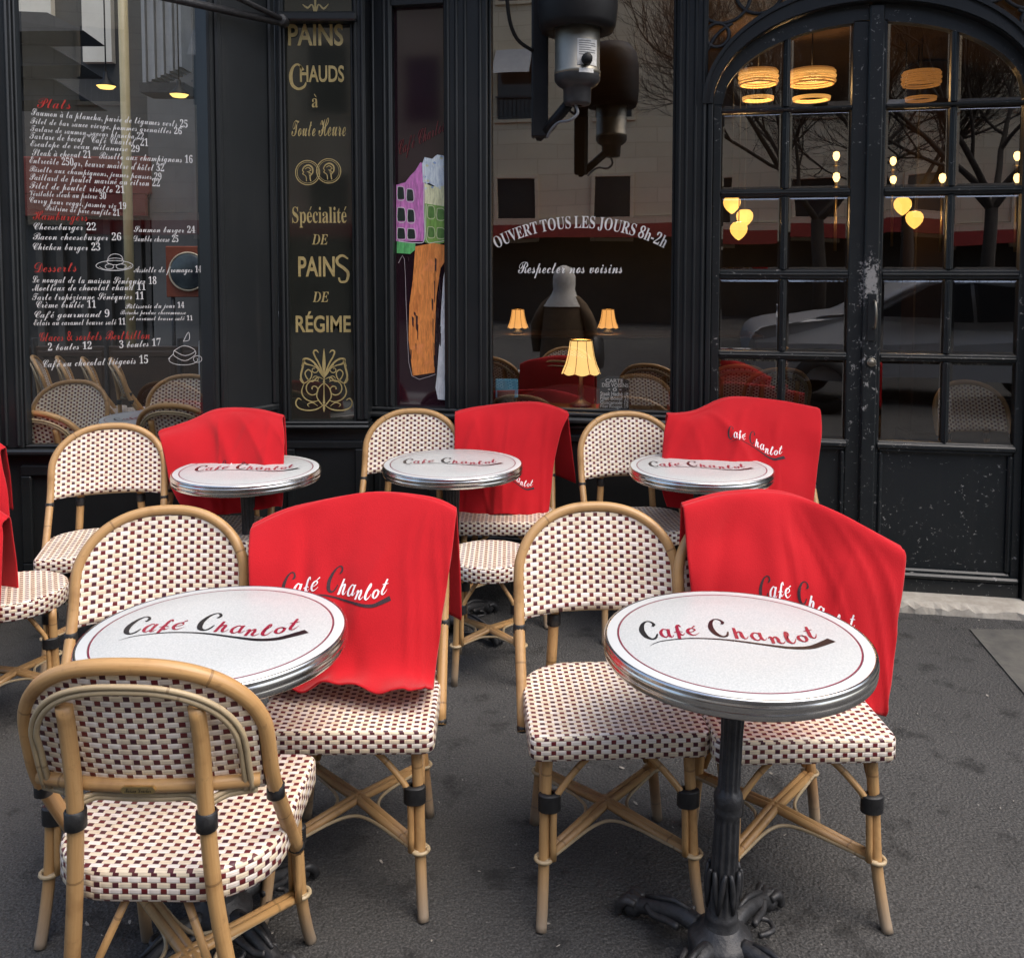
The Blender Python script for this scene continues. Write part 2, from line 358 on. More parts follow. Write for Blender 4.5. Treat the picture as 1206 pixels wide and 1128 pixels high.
def fitbox(text, st, x0, x1, y0, y1, space=.3):
    """outline points of a word stretched to a box"""
    v, f = layout(text, st, space); xs = [p[0] for p in v]; ys = [p[1] for p in v]; a, b, c, d = min(xs), max(xs), min(ys), max(ys)
    return [(x0+(p[0]-a)/(b-a)*(x1-x0), y0+(p[1]-c)/(d-c)*(y1-y0)) for p in v], f
def stroke(pts, ws, n=6):
    """calligraphic stroke: centre line and widths -> quad strip"""
    q = catmull([(p[0], p[1], w) for p, w in zip(pts, ws)], n); vs = []
    for i, p in enumerate(q):
        a, b = q[max(i-1, 0)], q[min(i+1, len(q)-1)]; dx, dy = b[0]-a[0], b[1]-a[1]; l = math.hypot(dx, dy) or 1
        vs += [(p[0]-dy/l*p[2]/2, p[1]+dx/l*p[2]/2), (p[0]+dy/l*p[2]/2, p[1]-dx/l*p[2]/2)]
    return vs, [(2*i, 2*i+1, 2*i+3, 2*i+2) for i in range(len(q)-1)]
HAND = {
 'a': [([(.66, .84), (.38, 1), (.10, .62), (.12, .18), (.36, 0), (.62, .30)], [.003, .0045, .0075, .0075, .0045, .003]), ([(.74, 1.0), (.66, .5), (.68, .08), (.82, .03), (1, .28)], [.0075, .0075, .0065, .003, .0012])],
 'f': [([(.88, .86), (.74, 1.0), (.56, .88), (.46, .45), (.36, 0)], [.003, .005, .0075, .0082, .007]), ([(.12, .46), (.50, .54), (.86, .50)], [.003, .0045, .002]), ([(.50, .50), (.66, .30), (.80, .30), (1, .42)], [.004, .0055, .003, .0012])],
 'e': [([(.14, .40), (.50, .52), (.76, .78), (.54, 1.0), (.22, .80), (.12, .40), (.32, .05), (.62, .05), (1, .36)], [.002, .0025, .004, .0045, .0075, .008, .006, .003, .0012])],
 'h': [([(.30, 1.0), (.20, .5), (.10, 0)], [.0065, .008, .008]), ([(.16, .28), (.42, .62), (.60, .58), (.56, .22), (.64, .02), (.80, .03), (1, .22)], [.0025, .004, .0075, .008, .006, .003, .0012])],
 'r': [([(.00, .74), (.13, .96), (.22, .78), (.12, 0)], [.0018, .0035, .0075, .0075]), ([(.16, .36), (.42, .90), (.56, .94), (.60, .60), (.54, .22), (.66, 0), (.82, .06), (1, .32)], [.002, .004, .006, .0078, .0075, .005, .003, .0012])],
 'l': [([(.16, .36), (.56, .72), (.62, .94), (.46, 1.0), (.26, .60), (.20, .18), (.42, 0), (.72, .12), (1, .40)], [.0018, .003, .004, .0055, .0085, .0088, .0055, .003, .0012])],
 'o': [([(.52, 1.0), (.18, .78), (.12, .28), (.42, 0), (.72, .28), (.78, .74), (.52, 1.0), (.70, .84), (1, .92)], [.004, .0065, .008, .0045, .0065, .007, .004, .0022, .0012])],
 't': [([(.60, 1.0), (.44, .5), (.34, .14), (.50, .0), (.74, .08), (1, .36)], [.006, .0082, .0078, .005, .003, .0012]), ([(.10, .60), (.48, .66), (.92, .74)], [.002, .0045, .002])]}
def logo():
    """the house lettering in metres, origin at its middle: (dark shapes, coloured shapes)"""
    X = lambda c: (c-1147)/1431*.43; Y = lambda c: (490-c)/6.267/223
    dark, colr = [], []
    for (x0, x1, y0, y1) in ((432, 562, 500, 348), (975, 1112, 482, 330)):
        B = lambda a, b: (X(x0+a*(x1-x0)), Y(y0+b*(y1-y0)))
        dark.append(stroke([B(.86, .70), B(.98, .80), B(.86, .94), B(.60, .965), B(.30, .80), B(.13, .48), B(.24, .18), B(.52, .045), B(.80, .10), B(.97, .30)],
                           [.0065, .0075, .0055, .0050, .0085, .0125, .0120, .0085, .0060, .0035]))
    sw = [(470, 545, .0008), (560, 512, .003), (760, 490, .0045), (950, 492, .0055), (1128, 508, .007), (1330, 538, .0085), (1500, 560, .012), (1640, 558, .015), (1740, 535, .018), (1850, 502, .022)]
    dark.append(stroke([(X(a), Y(b)) for a, b, w in sw], [w for a, b, w in sw]))
    for ch, x0, x1, y0, y1 in (('a', 580, 682, 480, 416), ('f', 680, 772, 496, 383), ('e', 788, 884, 465, 410), ('h', 1136, 1242, 492, 406), ('a', 1260, 1372, 504, 445), ('r', 1384, 1496, 528, 476), ('l', 1504, 1588, 528, 441), ('o', 1602, 1690, 515, 466), ('t', 1684, 1772, 488, 398)):
        for pts, ws in HAND[ch]: colr.append(stroke([(X(x0+p[0]*(x1-x0)), Y(y0+p[1]*(y1-y0))) for p in pts], ws, 5))
    colr.append(stroke([(X(842), Y(408)), (X(872), Y(391))], [.002, .005], 3))
    return dark, colr
def flat(shapes, fn, name, m, parent, lift=.0004):
    mb = MB()
    for i, (v, f) in enumerate(shapes): mb.add([fn(p[0], p[1], .0009+lift*.12*i) for p in v], f)
    return mb.build(name, m, parent)

# ------------------------------------------------------------------ wall frames
FR = Frame(atY(430, 314, 4.63).xy, atY(1206, 314, 4.05).xy)       # street front with window and double door
FL = Frame((-4.2, 4.14), (-1.0, 4.14))                            # glazed bay on the left
FP = Frame((-2.0, 4.48), (1.0, 4.48))                             # narrow front that carries the gilded panel

# ------------------------------------------------------------------ ground
g = MB(); N = 40
g.grid([[(x, y, 0) for x in (-60, -12, -6, -3, 0, 3, 6, 12, 60)] for y in (-60, -20, -4.2, 0, 2, 4, 6, 10, 20, 60)], False)
tag(g.build('pavement', ASPH), 'dark grey worn asphalt of the terrace pavement', 'pavement', kind='structure')
STONE = m_noise('pale_stone', (.30, .27, .225), (.46, .43, .37), 14, .8, 0, .3)
SLAB = m_noise('grey_slab', (.06, .058, .054), (.11, .105, .09), 9, .85, 0, .4)
p = [atZ(x, y, 0) for x, y in ((1142, 742), (1196, 806), (1290, 915), (3600, 930), (2200, 752))]
m_ = MB(); m_.add([(q.x, q.y, .006) for q in p]+[(q.x, q.y, .001) for q in p], [(0, 1, 2, 3, 4)]+[(i, (i+1) % 5, (i+1) % 5+5, i+5) for i in range(5)]); tag(m_.build('paving', SLAB), 'patch of smoother grey paving at the foot of the door', 'paving', kind='structure')

# ------------------------------------------------------------------ bistro chair
def arch(x):                       # height of the hoop's centre line at x
    k = min(1, abs(x)/.222); return .715+.170*(1-k**2.35)**(1/2.05)
def yl(z): return -.695*(z-.375) if z < .6 else -.156-.34*(z-.6)+.0 if z < .68 else -.1832-.27*(z-.68)
def YB(x, z): return yl(z)-.042*(1-min(1, abs(x)/.222)**2)
def seat_outline():
    pts = []
    def arc(cx, cy, r, a0, a1, n):
        for i in range(n+1):
            a = R(a0+(a1-a0)*i/n); pts.append((cx+r*math.cos(a), cy+r*math.sin(a)))
    arc(.193, .178, .026, 0, 90, 4); arc(-.193, .178, .026, 90, 180, 4); arc(-.078, -.062, .143, 184, 270, 9); arc(.078, -.062, .143, 270, 356, 9)
    return pts
def woven_pad(out, zt, zb, sag=.006):
    mb = MB(); n = len(out); per = [0]
    for i in range(n): per.append(per[-1]+math.dist(out[i], out[(i+1) % n]))
    rings = []
    for k, z in ((.0, zt-sag), (.55, zt-sag*.8), (.9, zt-.001), (.965, zt), (.99, zt-.004), (1.0, zt-.011), (1.0, zb+.006), (.985, zb)):
        rings.append([(x*k, y*k, z) for x, y in out])
    for r in range(len(rings)-1):
        A, B = rings[r], rings[r+1]
        for i in range(n):
            j = (i+1) % n; q = [A[i], A[j], B[j], B[i]]
            if r < 4: uv = [(p[0]+.3, p[1]+.3) for p in q]
            else: uv = [(per[i], A[i][2]), (per[i+1], A[j][2]), (per[i+1], B[j][2]), (per[i], B[i][2])]
            mb.add(q, [(0, 1, 2, 3)] if r else [(0, 2, 3)], True, [uv] if r else [[uv[0], uv[2], uv[3]]])
    mb.add(rings[-1], [tuple(range(n))], False, [[(0, 0)]*n])
    return mb
def weld(o):
    import bmesh
    b = bmesh.new(); b.from_mesh(o.data); bmesh.ops.remove_doubles(b, verts=b.verts, dist=.00005); bmesh.ops.recalc_face_normals(b, faces=b.faces); b.to_mesh(o.data); b.free(); return o
def leg_frame(root, fx, fy, rx, ry, zs, bam=BAMBOO):
    """stretchers, braces and cane trim between four legs"""
    st = MB()
    for (a, b) in (((-fx, fy), (rx, ry)), ((fx, fy), (-rx, ry))):
        d = Vector((b[0]-a[0], b[1]-a[1], 0)).normalized(); n = Vector((-d.y, d.x, 0))
        for k in (-.0078, .0078):
            st.tube([Vector((a[0], a[1], zs))+n*k+d*.012, Vector(((a[0]+b[0])/2, (a[1]+b[1])/2, zs+.012))+n*k, Vector((b[0], b[1], zs))+n*k-d*.012], .0098, 8)
    st.build('stretcher', bam, root)
    tr = MB(); L = [(-fx, fy), (fx, fy), (rx, ry), (-rx, ry)]; mid = Vector((0, (fy+ry)/2, zs+.004))
    for i in range(4):
        a, b = Vector((*L[i], zs)), Vector((*L[(i+1) % 4], zs)); e = ((a+b)/2-mid).normalized()
        ca = (a-mid).normalized(); cb = (b-mid).normalized()
        pth = [a+e*.0185-ca*.004, a.lerp(mid, .35)+e*.021, a.lerp(mid, .72)+e*.026, mid+e*.055, b.lerp(mid, .72)+e*.026, b.lerp(mid, .35)+e*.021, b+e*.0185-cb*.004]
        tr.tube(catmull([tuple(q) for q in pth], 4), .0045, 6)
    for (x, y) in L:
        tr.tube([(x+.0205*math.cos(a), y+.0205*math.sin(a), zs) for a in [2*math.pi*k/14 for k in range(14)]], .005, 6, closed=True)
    tr.build('cane_trim', CANE, root)
def wrap(root, cx, cy, z0, rx, ry, n):
    gr = []
    for k in range(2*n+1):
        q = 0 if k % 2 == 0 else .0022
        gr.append([(cx+(rx+q)*math.cos(a), cy+(ry+q)*math.sin(a)+(.29-z0)*.05, z0+.003*k) for a in [2*math.pi*j/18 for j in range(18)]])
    for end in (0, -1): c_ = [(cx+(x-cx)*.45, cy+(y-cy)*.45, z+(.001 if end else -.001)) for x, y, z in gr[end]]; gr = [c_]+gr if end == 0 else gr+[c_]
    bd = MB(); bd.grid(gr, True, None, True); bd.build('binding', BIND, root)
def make_chair(name, label, cat):
    root = tag(empty(name), label, cat)
    weld(woven_pad(seat_outline(), .464, .404).build('seat', WEAVE, root))
    # back panel
    pb = MB(); nx, nz = 25, 13; gf, gb, uf = [], [], []
    for i in range(nz):
        rf, rb, ru = [], [], []
        for j in range(nx):
            x = -.209+.418*j/(nx-1); zt = arch(x)-.013; zb = .606+.010*(1-(x/.21)**2); z = zb+(zt-zb)*i/(nz-1)
            rf.append((x, YB(x, z)+.006, z)); rb.append((x, YB(x, z)-.005, z)); ru.append((x+.2, z+.02))
        gf.append(rf); gb.append(rb); uf.append(ru)
    pb.grid(gf[::-1]+gb, True, uf[::-1]+uf); weld(pb.build('back_panel', WEAVE, root))
    # hoop
    pa = [(-.222, yl(.372)+.0, .372), (-.222, yl(.5), .5), (-.222, yl(.62), .62), (-.222, yl(.70), .70)]
    for k in range(1, 24):
        a = math.pi*(1-k/24); x = .222*math.copysign(abs(math.cos(a))**.9, math.cos(a)); pa.append((x, YB(x, arch(x)), arch(x)))
    pa += [(-q[0], q[1], q[2]) for q in pa[3::-1]]
    rr = [.0142+(.0012 if i in (2, 9, 15, 22) else 0) for i in range(len(pa))]
    h = MB(); h.tube(catmull(pa, 3), .0146, 10); h.build('hoop', BAMBOO, root)
    rl = MB(); xs = [-.205+.41*k/16 for k in range(17)]
    rl.tube([(x, YB(x, .630)-.014, .632+.006*(1-(x/.2)**2)) for x in xs], .0125, 8)
    rl.build('back_rail', BAMBOO, root)
    cn = MB()
    for off, dy in ((.029, -.024), (.0395, -.0245)):
        q = []
        for k in range(1, 24):
            a = math.pi*(1-k/24); xh = .222*math.copysign(abs(math.cos(a))**.9, math.cos(a)); x = xh*(.222-off)/.222; z = .715+(arch(xh)-.715)*(.170-off)/.170; q.append((x, YB(x, z)+dy, z))
        sd_ = [(-(.222-off), YB(.2, z)+dy, z) for z in (.617, .645, .675, .70)]; q = sd_+q+[(-x, y, z) for x, y, z in sd_[::-1]]
        cn.tube(catmull(q, 2), .0056, 7)
    for dz in (.6185, .6105):
        q = []
        for x in [-.2+.4*k/32 for k in range(33)]:
            bulge = .02*math.exp(-((abs(x)-.118)/.02)**2); q.append((x, YB(x, .61)-.016-bulge, dz-bulge*.35))
        cn.tube(q, .0058, 7)
    cn.build('back_canes', CANE, root)
    for s in (-1, 1):
        l = MB(); l.tube(catmull([(s*.172, .158, .406), (s*.178, .166, .28), (s*.182, .176, .15), (s*.188, .203, .05), (s*.193, .222, 0)], 3), .0138, 10); l.build('leg', BAMBOO, root)
        l = MB(); l.tube(catmull([(s*.176, -.196, 0), (s*.166, -.196, .1), (s*.150, -.203, .25), (s*.130, -.219, .42), (s*.119, -.2285, .60), (s*.119, YB(.119, .72)-.018, .72), (s*.117, YB(.117, .80)-.015, .805)], 3), .0152, 10); l.build('leg', BAMBOO, root)
    for s in (-1, 1):
        for pth, r_ in ((catmull([(s*.060, .160, .402), (s*.105, .165, .36), (s*.155, .176, .298), (s*.1595, .182, .26), (s*.1605, .185, .15)], 3), .0082), ([(s*.050, -.165, .402), (s*.100, -.19, .29), (s*.142, -.198, .17)], .0078), (catmull([(s*.180, .08, .402), (s*.182, .11, .35), (s*.183, .145, .29), (s*.184, .150, .15)], 3), .0082)):
            br = MB(); br.tube(pth, r_, 8); br.build('brace', BAMBOO, root)
        wrap(root, s*.1690, .1735, .268, .0258, .0172, 7)
        for prof, c_ in (([(.0165, .0), (.0195, .002), (.0195, .034), (.0165, .036)], (s*.1195, -.2275, .560)), ([(.0145, 0), (.0172, .002), (.0172, .026), (.0145, .028)], (s*.222, yl(.585), .572)), ([(.012, -.004), (.0162, 0), (.0162, .008), (.012, .012)], (s*.222, yl(.38), .376))):
            bd = MB(); bd.lathe(prof, c_, 14); bd.build('binding', BIND, root)
    leg_frame(root, .182, .176, .160, -.200, .150)
    return root
GC = 'woven cane bistro chairs'
chair = make_chair('bistro_chair', 'empty woven cane chair, front row centre, left of the near right table', 'chair'); chair['group'] = GC
chair.location = (.25, 2.28, 0); PI = math.pi; FACE = PI     # local +y is the chair's front
chair.rotation_euler = (0, 0, FACE+R(3))
SPOTS = [(-.938, 2.245, FACE+R(9), 'woven cane chair with empty back, front row far left behind the near left table'),
 (-.41, 2.30, FACE+R(1), 'woven cane chair covered by a red blanket, right of the near left table'),
 (.690, 2.26, FACE+R(2), 'woven cane chair under the wide red blanket beside the near right table'),
 (-1.662, 3.60, FACE+R(16), 'woven cane chair with empty back below the written menu window'),
 (-1.27, 3.775, FACE+R(3), 'woven cane chair under a red blanket in front of the plain black wood panel'),
 (-.475, 3.995, FACE+R(-2), 'woven cane chair with empty back below the tall painted pane'),
 (-.035, 4.065, FACE+R(-1), 'woven cane chair under the red blanket below the lamp window'),
 (.555, 3.915, FACE+R(6), 'woven cane chair with empty back in front of the small chalk price board'),
 (1.125, 3.835, FACE+R(0), 'woven cane chair under the bunched red blanket in front of the left door leaf')]
for x, y, r, lab in SPOTS: dup(chair, (x, y, 0), r, lab, GC)
near = dup(chair, (-.667, 1.80, 0), R(-1), 'woven cane chair seen from behind with its brass plate, nearest the viewer', GC)
# brass maker's plate on the near chair
pl = MB(); q = [(-.032, 0), (-.027, .006), (.027, .006), (.032, 0), (.027, -.006), (-.027, -.006)]
yb = YB(0, .632)-.014-.0130
pl.add([(x, yb-.0022, .638+z) for x, z in q]+[(x, yb+.004, .638+z) for x, z in q], [(0, 1, 2, 3, 4, 5)]+[(i, (i+1) % 6, (i+1) % 6+6, i+6) for i in range(6)])
pl = pl.build('name_plate', BRASS, near)
v, f = fitbox('Maison Drucker', 'script', -.024, .024, -.004, .004); t_ = MB(); t_.add([(-p[0], yb-.0026, .638+p[1]) for p in v], f)
for i in range(len(t_.v)): t_.v[i] = (-t_.v[i][0], t_.v[i][1], t_.v[i][2])
t_.build('lettering', BLACKL, pl)
# chairs standing on the side terrace beyond the glass bay
BEY = 'woven cane chairs on the side terrace beyond the glass'
for x, y, r, lab in [(-2.27, 4.50, R(-3), 'woven cane chair seen from behind, lowest at the left corner of the menu window'),
 (-2.62, 5.10, FACE, 'woven cane chair half hidden behind another in the lower left of the menu window'),
 (-2.03, 5.38, FACE+R(4), 'woven cane chair facing us behind a small table in the menu window'),
 (-1.66, 4.72, R(-8), 'woven cane chair back cut off by the right edge of the menu window'),
 (-3.42, 6.98, R(-66), 'tilted chair hoop, leftmost of the leaning row in the menu window'),
 (-3.20, 6.92, R(-66), 'tilted chair hoop, second from the left of the leaning row in the menu window'),
 (-2.98, 6.86, R(-66), 'tilted chair hoop, third from the left in the leaning row behind the menu'),
 (-2.74, 6.80, R(-66), 'tilted chair hoop, rightmost of the leaning row in the menu window')]:
    dup(chair, (x, y, 0), r, lab, BEY)
# ------------------------------------------------------------------ stools with round woven seats
def make_stool(name, label, cat):
    root = tag(empty(name), label, cat)
    out = [(.172*math.cos(2*PI*k/36), .178*math.sin(2*PI*k/36)) for k in range(36)]
    weld(woven_pad(out, .462, .402).build('seat', WEAVE, root))
    for sx in (-1, 1):
        for sy in (-1, 1):
            l = MB(); l.tube(catmull([(sx*.115, sy*.115, .404), (sx*.120, sy*.122, .2), (sx*.130, sy*.140, 0)], 4), .0135, 10); l.build('leg', BAMBOO, root)
    for sx in (-1, 1):
        for sy in (-1, 1):
            br = MB(); br.tube(catmull([(sx*.035, sy*.12, .402), (sx*.07, sy*.125, .35), (sx*.098, sy*.128, .29), (sx*.101, sy*.132, .15)], 3), .0078, 8)
            br.build('brace', BAMBOO, root); wrap(root, sx*.109, sy*.122, .27, .026, .019, 6)
    leg_frame(root, .123, .127, .123, -.127, .15)
    return root
stool = make_stool('cane_stool', 'round woven cane stool between the rows, right of the near left red blanket', 'stool'); stool['group'] = 'round cane stools'
stool.location = (-.088, 3.445, 0)
dup(stool, (-1.735, 3.075, 0), R(28), 'round woven cane stool at the left edge beside a hanging red blanket', 'round cane stools')

# ------------------------------------------------------------------ marble-look bistro tables with iron pedestals
def make_table(name, label, cat):
    root = tag(empty(name), label, cat)
    m = MB(); m.lathe([(.0, .7325), (.15, .7325), (.2925, .7325), (.2935, .7320), (.2935, .7)], n=96); top = m.build('table_top', ENAM, root)
    m = MB(); m.lathe([(.2928, .7318), (.2955, .7332), (.299, .7320), (.3005, .7285), (.2995, .7235), (.3005, .7215), (.3022, .718), (.3022, .712), (.3005, .7085), (.2995, .7065), (.3005, .7045), (.3012, .699), (.2995, .692), (.296, .6885), (.29, .6885), (.02, .690)], n=96); m.build('rim', RIM, root)
    dk, rd = logo(); P = lambda x, y, t: (x, y-.005, .7325+t)
    flat(dk, P, 'black_lettering', BLACKL, top); [flat([q for q in rd if (q[0][0][0] < -.06) == w_], P, 'red_lettering', REDP, top) for w_ in (True, False)]
    m = MB(); fl = lambda a, z: 1+.085*math.cos(a*12) if (.13 < z < .33 or .395 < z < .66) else 1
    m.lathe([(.055, .688), (.055, .672), (.036, .665), (.033, .66), (.0325, .655), (.031, .52), (.031, .40), (.034, .394), (.041, .385), (.0435, .374), (.041, .362), (.038, .357), (.041, .350), (.0405, .342), (.036, .335), (.0355, .328), (.0375, .24), (.0385, .212), (.039, .205), (.044, .18), (.0445, .15), (.043, .128), (.047, .122), (.0485, .114), (.046, .107), (.052, .100), (.0535, .092), (.050, .086)], n=96, wob=lambda a, z: fl(a, z)*(.76 if z < .64 else .9))
    col = m.build('column', IRON, root)
    lf = MB()
    for k in range(6):
        a0 = 2*PI*k/6
        for s in (-1, 1): lf.tube([((.034+.003*math.sin(q*PI))*math.cos(a0+s*.42*q**.8), (.034+.003*math.sin(q*PI))*math.sin(a0+s*.42*q**.8), .135+.085*math.sin(q*PI*.55)*1.05) for q in (0, .2, .4, .6, .8, 1)], [.004, .006, .007, .006, .005, .003], 6)
    lf.build('leaf_collar', IRON, col)
    m = MB(); m.lathe([(.037, .100), (.046, .093), (.050, .085), (.064, .078), (.070, .071), (.073, .060), (.071, .048), (.062, .042), (.03, .042)], n=72, wob=lambda a, z: 1+.025*math.cos(a*36) if .06 < z < .078 else 1); m.build('base', IRON, root)
    for k in range(4):
        a = R(48+90*k); c, s = math.cos(a), math.sin(a); pt = lambda r_, w, z: (r_*c-w*s, r_*s+w*c, z); f_ = MB()
        f_.tube(catmull([pt(.058, 0, .066), pt(.10, 0, .070), pt(.15, 0, .060), pt(.19, 0, .047), pt(.222, 0, .036), pt(.245, 0, .027)], 4), [.021]*4+[.020]*4+[.018]*4+[.018]*4+[.025]*4+[.022], 12)
        for w in (-.021, -.007, .007, .021):
            f_.tube(catmull([pt(.218, w*.8, .045), pt(.240, w, .047), pt(.257, w*1.1, .030), pt(.262, w*1.1, .011)], 3), [.009]*3+[.0115]*3+[.0105]*3+[.007], 8)
        for w in (-1, 1): f_.tube(catmull([pt(.088, w*.038, .066), pt(.125, w*.030, .060), pt(.165, w*.022, .05), pt(.19, w*.012, .055)], 3), .008, 6); 
        f_.tube(catmull([pt(.09, -.05, .045), pt(.13, -.065, .042), pt(.15, -.045, .045), pt(.135, -.028, .05)], 3), .006, 6)
        f_.tube([pt(.08, 0, .088), pt(.12, 0, .092), pt(.16, 0, .081), pt(.20, 0, .066)], [.005, .007, .007, .004], 6)
        f_.build('foot', IRON, root)
    return root
GT = 'round bistro tables with red and black lettering'
table = make_table('bistro_table', 'nearest right round white bistro table, its iron pedestal with paw feet in full view', 'table'); table['group'] = GT
table.location = (.511, 2.002, 0); table.rotation_euler = (R(0.0), R(0.0), 0)
for x, y, rz, lab in ((-.687, 2.04, R(3), 'nearest left round white bistro table, partly behind the chair seen from behind'), (-1.104, 3.71, R(8), 'back row round white table, left of the three, below the plain black panel'),
    (-.254, 3.828, R(3), 'back row round white table, middle of the three, below the painted pane'), (.797, 3.754, R(-3), 'back row round white table, right of the three, before the bunched red blanket')):
    dup(table, (x, y, 0), rz, lab, GT)
dup(table, (-2.0, 5.02, 0), R(40), 'round white bistro table seen through the lower part of the menu window', 'tables on the side terrace')

for ch in kids(table):                 # its pedestal stands a little off centre
    for q in [ch]+kids(ch):
        if q.name.split('.')[0] in ('column', 'leaf_collar', 'base', 'foot'):
            q.data = q.data.copy()
            for v_ in q.data.vertices: k = max(0, 1-v_.co.z/.69); v_.co.x -= .045*k; v_.co.y -= .062*k
# ------------------------------------------------------------------ red blankets over the chair backs
def blanket(label, rows, back, logo_at=None, seed=0, amp=.006, drop=.30, near=0):
    """rows: front of the blanket from the bottom hem up to the fold, each a list of (px, py, depth); back: (dx, dy, dz) of the hem behind"""
    rnd = random.Random(seed); ph = [rnd.uniform(0, 6.28) for _ in range(8)]
    G = [[tuple(atY(q[0], q[1], q[2]-near)) for q in r_] for r_ in rows]
    top = G[-1]; n = len(top)
    G.append([(p[0], p[1]+.022, p[2]+.010) for p in top]); G.append([(p[0]+back[0]*.02, p[1]+.050, p[2]-.002) for p in top])
    G.append([(p[0]+back[0]*.5, p[1]+.066+back[1]*.4, p[2]-drop*.45) for p in top]); G.append([(p[0]+back[0], p[1]+.066+back[1], p[2]-drop+back[2]) for p in top])
    nu, nv = 14, 9
    H = [catmull(r_, nu) for r_ in G]; V = [catmull([H[i][j] for i in range(len(H))], nv) for j in range(len(H[0]))]
    S = [[Vector(V[j][i]) for j in range(len(V))] for i in range(len(V[0]))]
    nr, nc = len(S), len(S[0]); fr = (len(rows)-1)*nv
    def nrm(i, j):
        a = S[i][min(j+1, nc-1)]-S[i][max(j-1, 0)]; b = S[min(i+1, nr-1)][j]-S[max(i-1, 0)][j]; return a.cross(b).normalized()
    NN = [[nrm(i, j) for j in range(nc)] for i in range(nr)]
    sgn = 1 if NN[fr//2][nc//2].y > 0 else -1
    creases = [(rnd.uniform(.12, .9), rnd.uniform(-.35, .35), rnd.uniform(.03, .07), rnd.uniform(-.010, .013)) for _ in range(7)]+[(rnd.uniform(.15, .9), rnd.uniform(-.5, .5), rnd.uniform(.010, .022), rnd.uniform(.003, .007)) for _ in range(5)]
    for i in range(nr):
        for j in range(nc):
            u, v = j/(nc-1), i/max(fr, 1); fall = min(1, abs(v-1)*2.2) if v <= 1 else min(1, (v-1)*2)
            w = math.sin(u*9+ph[0]+1.2*math.sin(v*3+ph[1]))*.5+math.sin(u*17+ph[2]+v*2.5)*.3*max(0, 1-v)+math.sin(v*14+u*5+ph[3])*.22+math.sin((u-v)*11+ph[5])*.2*fall
            cre = sum(d_*math.exp(-((u-u0-k_*(1-v))/w_)**2)*min(1, max(0, (1.02-v)*3)) for u0, k_, w_, d_ in creases) if v <= 1.05 else 0
            pk = .010*math.sin(u*23+ph[6])*math.sin(u*9+ph[7])*max(0, 1-v*4)
            S[i][j] = S[i][j]-NN[i][j]*sgn*((amp*w*(.25+fall))*.8+cre+pk)
    th = .0055; m = MB()
    outer = [[S[i][j]+NN[i][j]*th/2 for j in range(nc)] for i in range(nr)]; inner = [[S[i][j]-NN[i][j]*th/2 for j in range(nc)] for i in range(nr)]
    m.grid(outer); m.grid(inner[::-1])
    rim = [(0, j) for j in range(nc)]+[(i, nc-1) for i in range(1, nr)]+[(nr-1, j) for j in range(nc-2, -1, -1)]+[(i, 0) for i in range(nr-2, 0, -1)]
    m.grid([[outer[i][j] for i, j in rim+[rim[0]]], [S[i][j]+(S[i][j]-S[min(max(i, 1), nr-2)][min(max(j, 1), nc-2)]).normalized()*.003 for i, j in rim+[rim[0]]], [inner[i][j] for i, j in rim+[rim[0]]]])
    o = weld(m.build('blanket', FLEECE)); tag(o, label, 'blanket', 'red blankets over the chair backs')
    if logo_at:
        (ua, va, ub, vb, ts) = logo_at        # left end, right end of the lettering in (u, v) of the front, v up; ts size
        A = lambda u, v: _smp(outer, NN, fr, nc, u, v)
        pa, pb = A(ua, va)[0], A(ub, vb)[0]; Lw = (pb-pa).length; k = Lw/.43
        vert = (A((ua+ub)/2, min(1, (va+vb)/2+.1))[0]-A((ua+ub)/2, (va+vb)/2)[0]).length/.1
        hor = (A((ua+ub)/2+.05, (va+vb)/2)[0]-A((ua+ub)/2-.05, (va+vb)/2)[0]).length/.1
        dk, wh = logo()
        def P(x, y, t):
            f_ = x/.43+.5; a = math.atan2((vb-va)*vert, (ub-ua)*hor); y2 = y*k*ts
            u = ua+(ub-ua)*f_-math.sin(a)*0*y2/hor+y2*.22/hor; v = va+(vb-va)*f_+y2/vert
            p, n_ = A(u, v); return p+n_*(t*.8+.0004)*SG
        SG = 1 if NN[fr//2][nc//2].y < 0 else -1
        if SG < 0:
            A = lambda u, v: _smp(inner, NN, fr, nc, u, v)
        flat([densify(*s) for s in dk], P, 'black_lettering', THREADK, o); [flat([q for q in wh if (q[0][0][0] < -.06) == w_], P, 'white_lettering', THREADW, o) for w_ in (True, False)]
    return o
def densify(v, f): return v, f
def _smp(O, NN, fr, nc, u, v):
    x = max(0, min(.9999, u))*(nc-1); y = max(0, min(.9999, v))*fr; j, i = int(x), int(y); a, b = x-j, y-i
    L = lambda M: M[i][j]*(1-a)*(1-b)+M[i][j+1]*a*(1-b)+M[i+1][j]*(1-a)*b+M[i+1][j+1]*a*b
    return L(O), L(NN).normalized()
# near left
blanket('large red blanket beside the near left table, its hem lying on the woven seat', [
 [(306, 816, 2.34), (350, 809, 2.31), (405, 803, 2.29), (455, 810, 2.255), (507, 818, 2.25)],
 [(308, 800, 2.40), (355, 792, 2.375), (410, 786, 2.36), (460, 790, 2.35), (511, 802, 2.37)],
 [(298, 735, 2.435), (350, 728, 2.425), (412, 722, 2.42), (470, 724, 2.425), (519, 733, 2.435)],
 [(294, 668, 2.485), (350, 660, 2.505), (420, 652, 2.515), (480, 656, 2.505), (529, 664, 2.49)],
 [(295, 629, 2.54), (350, 605, 2.575), (431, 588, 2.605), (500, 596, 2.58), (536, 608, 2.55)]], (.010, .02, .0), (.17, .60, .70, .575, .95), 1, .008, .33, .068)
